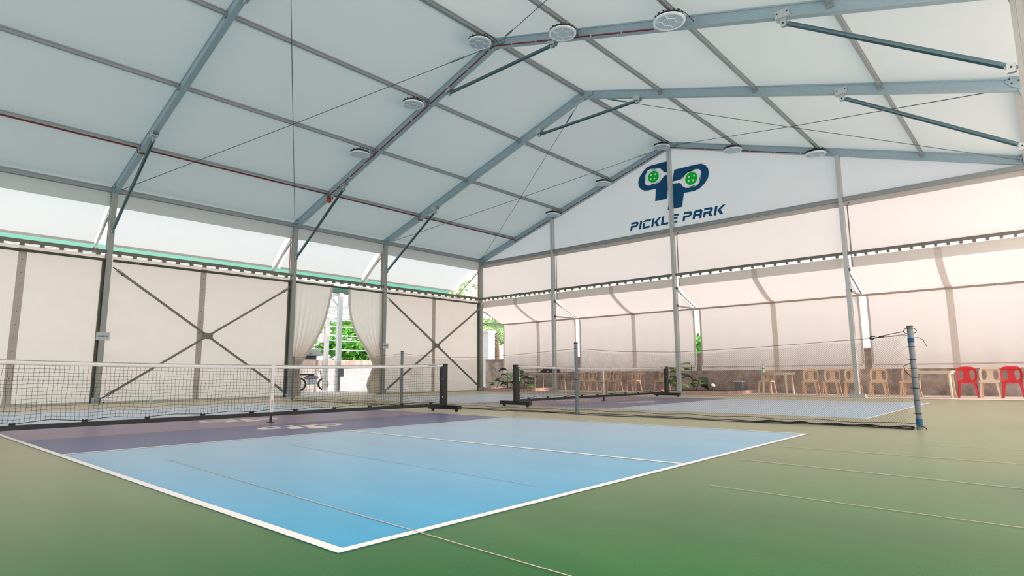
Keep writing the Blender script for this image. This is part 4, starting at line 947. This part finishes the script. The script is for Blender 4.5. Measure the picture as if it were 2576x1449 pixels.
# ------------------------------------------------------------------ outside the doorway
t = thing('carport', 'white steel canopy with a green fascia outside the doorway', 'canopy', (-16, 10, 0))
MB().box(-14.2, -13.95, -2, 19.5, 4.27, 4.52).build('gutter', 'turqd', t)
MB().box(-14.3, -14.2, -2, 19.5, 4.86, 5.06).build('roof_edge', 'turq', t)
MB().box(-14.1, -13.93, 12.84, 13.02, 0, 4.27).build('post', 'white', t)
MB().box(-18.1, -17.92, 14.65, 14.83, 0, 3.62).build('post', 'white', t)
MB().box(-14.1, -13.93, 5.0, 5.18, 0, 4.27).build('post', 'white', t)
def cr(u, v): x = -14.1 - 6.2 * u; return (x, -2 + 21.5 * v, 4.80 - 0.15 * u * 6.2 + 0.015 * math.sin(v * 200))
MB().grid(6, 120, cr).build('roof_sheet', 'thin', t)
b = MB()
for y in (0.5, 3, 5.1, 8, 10.5, 12.93, 14.8, 16.8, 19): b.bar((-14.1, y, 4.28), (-20.2, y, 3.70), 0.08, 0.14)
for x in (-15.5, -17, -18.5, -20): b.bar((x, -2, 4.30 - 0.095 * (-14.1 - x)), (x, 19.5, 4.30 - 0.095 * (-14.1 - x)), 0.06, 0.08)
b.build('roof_joist', 'white', t)
b = MB(); b.bar((-14.02, 12.85, 3.7), (-14.02, 12.25, 4.27), 0.05, 0.06); b.bar((-18.0, 14.65, 3.1), (-18.0, 14.1, 3.68), 0.05, 0.06); b.build('knee', 'white', t)
t = thing('meter_box', 'small dark meter box fixed low on the white canopy post', 'box', (-13.9, 13.05, 0.9))
MB().box(-13.93, -13.85, 12.88, 13.12, 0.66, 1.06).build('box_body', 'bluebox', t); MB().tube([(-13.89, 12.93, 0.1), (-13.89, 12.93, 0.66)], 0.035, 8).build('duct', 'bluebox', t)
MB().box(-20.35, -20.15, 4, 27, -0.12, 1.22).build('wall_boundary', 'render', kind='structure')
MB().box(-20.40, -20.10, 4, 27, 1.22, 1.56).build('trim_2', 'stain', kind='structure')
t = thing('gate_frame', 'red and white painted gate frame beyond the canopy', 'gate', (-19.6, 15.5, 0))
b = MB().box(-19.65, -19.55, 15.55, 15.68, 0, 3.4); b.box(-19.65, -19.55, 13.6, 15.68, 3.28, 3.42); b.build('frame_bar', 'redcap', t)

# motorcycle
t = thing('motorcycle', 'small motorcycle parked against the white wall outside the doorway', 'motorcycle', (-18.9, 14.6, 0))
mx_, my_ = -18.9, 14.55
for dy, nm in ((-0.62, 'rear'), (0.62, 'front')):
    w_ = MB().tube([(mx_, my_ + dy + 0.27 * math.cos(a), 0.30 + 0.27 * math.sin(a)) for a in [2 * math.pi * k / 20 for k in range(20)]], 0.045, 8, closed=True).build('wheel', 'cord', t)
    b = MB()
    for k in range(6): a = math.pi * k / 6; b.tube([(mx_, my_ + dy - 0.25 * math.cos(a), 0.30 - 0.25 * math.sin(a)), (mx_, my_ + dy + 0.25 * math.cos(a), 0.30 + 0.25 * math.sin(a))], 0.008, 5)
    b.build('spoke', 'plate', w_)
MB().grid(12, 8, lambda u, v: (mx_ + 0.13 * math.cos(2 * math.pi * u) * math.sin(math.pi * v), my_ - 0.5 + 0.9 * v, 0.62 + 0.14 * math.sin(2 * math.pi * u) * math.sin(math.pi * v))).build('bodywork', 'bluebox', t, smooth=True)
MB().box(mx_ - 0.1, mx_ + 0.1, my_ - 0.6, my_ + 0.05, 0.74, 0.82).build('saddle', 'cord', t)
b = MB(); b.tube([(mx_, my_ + 0.62, 0.30), (mx_, my_ + 0.42, 0.95)], 0.03, 8); b.tube([(mx_ - 0.32, my_ + 0.36, 1.0), (mx_, my_ + 0.42, 0.95), (mx_ + 0.32, my_ + 0.36, 1.0)], 0.016, 6); b.build('handlebar', 'plate', t)
MB().lathe([(0.02, -0.06), (0.09, 0.0), (0.09, 0.05)], (mx_, my_ + 0.50, 0.86), 14, 'y').build('headlamp', 'lamprim', t)
for s in (-1, 1): MB().lathe([(0.05, 0), (0.05, 0.015)], (mx_ + s * 0.30, my_ + 0.36, 1.2), 12, 'y').build('mirror', 'cord', t)
MB().box(mx_ - 0.12, mx_ + 0.12, my_ - 0.2, my_ + 0.2, 0.28, 0.55).build('engine', 'plate', t)

def tree(x, y, h, rx, ry, rz_, n, lab, seed, leaf=0.22, m='tree', trunk=0.16, name='garden_tree'):
    rnd = random.Random(seed); t = thing(name, lab, 'tree', (x, y, -0.13))
    b = MB(); b.tube([(x, y, -0.13), (x + 0.1, y + 0.1, h * 0.35), (x - 0.05, y, h * 0.65), (x, y, h)], trunk, 8, radii=[trunk, trunk * .8, trunk * .55, trunk * .2])
    for k in range(6):
        a = rnd.uniform(0, 6.28); z0 = h * rnd.uniform(.35, .8); b.tube([(x, y, z0), (x + rx * .35 * math.cos(a), y + ry * .35 * math.sin(a), z0 + rz_ * .3), (x + rx * .7 * math.cos(a), y + ry * .7 * math.sin(a), z0 + rz_ * .45)], .05, 6, radii=[trunk * .45, trunk * .3, trunk * .1])
    b.build('trunk', 'bark', t)
    b = MB(); cl = [(rnd.gauss(0, .5), rnd.gauss(0, .5), rnd.gauss(0, .45)) for _ in range(16)]
    for k in range(n):
        c = cl[k % 16]; q = Vector((c[0] + rnd.gauss(0, .17), c[1] + rnd.gauss(0, .17), c[2] + rnd.gauss(0, .15)))
        P = Vector((x + q.x * rx, y + q.y * ry, h + q.z * rz_)); s = leaf * rnd.uniform(.6, 1.3)
        u = Vector((rnd.gauss(0, 1), rnd.gauss(0, 1), rnd.gauss(0, .6))).normalized(); w = u.cross(Vector((rnd.gauss(0, 1), rnd.gauss(0, 1), rnd.gauss(0, 1)))).normalized()
        b.add([P - u * s, P + w * s * .4, P + u * s, P - w * s * .4], [(0, 1, 2, 3)])
    b.build('crown', m, t)
tree(-25.5, 16.8, 3.6, 2.6, 2.2, 1.5, 2200, 'bright green tree outside, left half of the doorway view', 2)
tree(-26.0, 21.8, 2.6, 2.2, 2.6, 1.3, 2600, 'low bright green bush outside, right of the canopy post', 4)
tree(-31.5, 26.0, 5.4, 3.0, 3.4, 1.7, 2400, 'tall green tree outside behind the low bush', 6)
tree(-36, 17.0, 5.5, 3.4, 3.4, 2.0, 2000, 'dark green tree far outside behind the canopy', 8, 0.3, 'leafd')
tree(-31, 36.0, 8.0, 2.6, 2.2, 1.6, 500, 'sparse treetop seen through the gap under the far eave', 10, 0.2, 'palm')
tree(-21.5, 33.0, 4.6, 3.6, 3.0, 1.6, 1800, 'pale green tree seen through the open corner by the gable', 14, 0.28, 'palm')
tree(-4.6, 28.5, 1.9, 1.8, 1.6, 0.8, 700, 'green bush glimpsed through the first slit between gable sheets', 15, 0.2, 'tree')
tree(-1.2, 27.5, 1.7, 1.2, 1.6, 0.7, 700, 'green bush glimpsed through the slit by the emblem post', 17, 0.2, 'tree')
t = thing('hut', 'small dark roofed hut beyond the boundary wall', 'hut', (-24.5, 16.9, 0))
MB().box(-25.2, -24.0, 16.9, 17.7, -0.13, 1.9).build('hut_wall', 'hutdark', t); MB().add([(-25.4, 16.4, 1.9), (-23.8, 16.4, 1.9), (-23.8, 18.1, 1.9), (-25.4, 18.1, 1.9), (-24.6, 16.4, 2.4), (-24.6, 18.1, 2.4)], [(0, 1, 4), (1, 2, 5, 4), (2, 3, 5), (3, 0, 4, 5), (3, 2, 1, 0)]).build('hut_roof', 'brace', t)
for z, s in ((3.9, 0), (3.4, 0.2), (3.1, 0.35), (2.55, 0.1)):
    o = MB().tube([(-22.2 - s, 8 + 24 * k / 20, z - 0.35 * math.sin(math.pi * k / 20)) for k in range(21)], 0.03, 5).build('power_line', 'white', org=(-22.2, 20, z))
    tag(o, 'pale overhead cable outside the doorway, ' + {3.9: 'topmost', 3.4: 'second from the top', 3.1: 'third from the top', 2.55: 'lowest'}[z] + ' of the four', 'cable', 'overhead cables outside')
# corner outside the gable: white gatehouse and palm
t = thing('white_outbuilding', 'plain white outbuilding behind the open corner', 'building', (-13.6, 21.0, 0))
MB().box(-14.6, -12.62, 20.80, 21.25, -0.12, 2.86).build('wall', 'render', t); MB().box(-14.7, -12.57, 20.74, 21.31, 2.86, 2.98).build('coping', 'white', t)
MB().lathe([(0.05, 0), (0.05, 0.10)], (-13.2, 20.72, 2.6), 10, 'y').build('lamp_fitting', 'redcap', t)
t = thing('palm_tree', 'palm with drooping yellow-green fronds behind the open corner', 'palm', (-16.1, 25.0, -0.13))
MB().tube([(-16.1, 25.0, -0.13), (-16.0, 25.0, 2.0), (-16.1, 25.0, 3.3)], 0.14, 10, radii=[0.2, 0.15, 0.12]).build('trunk', 'bark', t)
rnd = random.Random(21)
for k in range(13):
    a = 2 * math.pi * k / 13 + rnd.uniform(-.2, .2); ln = rnd.uniform(1.8, 2.6); b = MB(); el = rnd.uniform(0.2, 0.9)
    ax = [Vector((-16.1 + ln * s * math.cos(a), 25.0 + ln * s * math.sin(a), 3.3 + ln * (el * s - 1.1 * s * s))) for s in [q / 14 for q in range(15)]]
    b.tube(ax, 0.018, 5)
    for q in range(1, 15):
        for s_ in (-1, 1):
            sd = Vector((-math.sin(a), math.cos(a), 0)) * s_; fl = 0.50 * math.sin(math.pi * (0.15 + 0.8 * q / 15))
            p = ax[q]; d = (ax[q] - ax[q - 1]).normalized(); tip = p + sd * fl + d * 0.18 - Vector((0, 0, 0.22)); b.add([p - d * .04, p + d * .04, tip], [(0, 1, 2)])
    b.build('frond', 'palm', t)
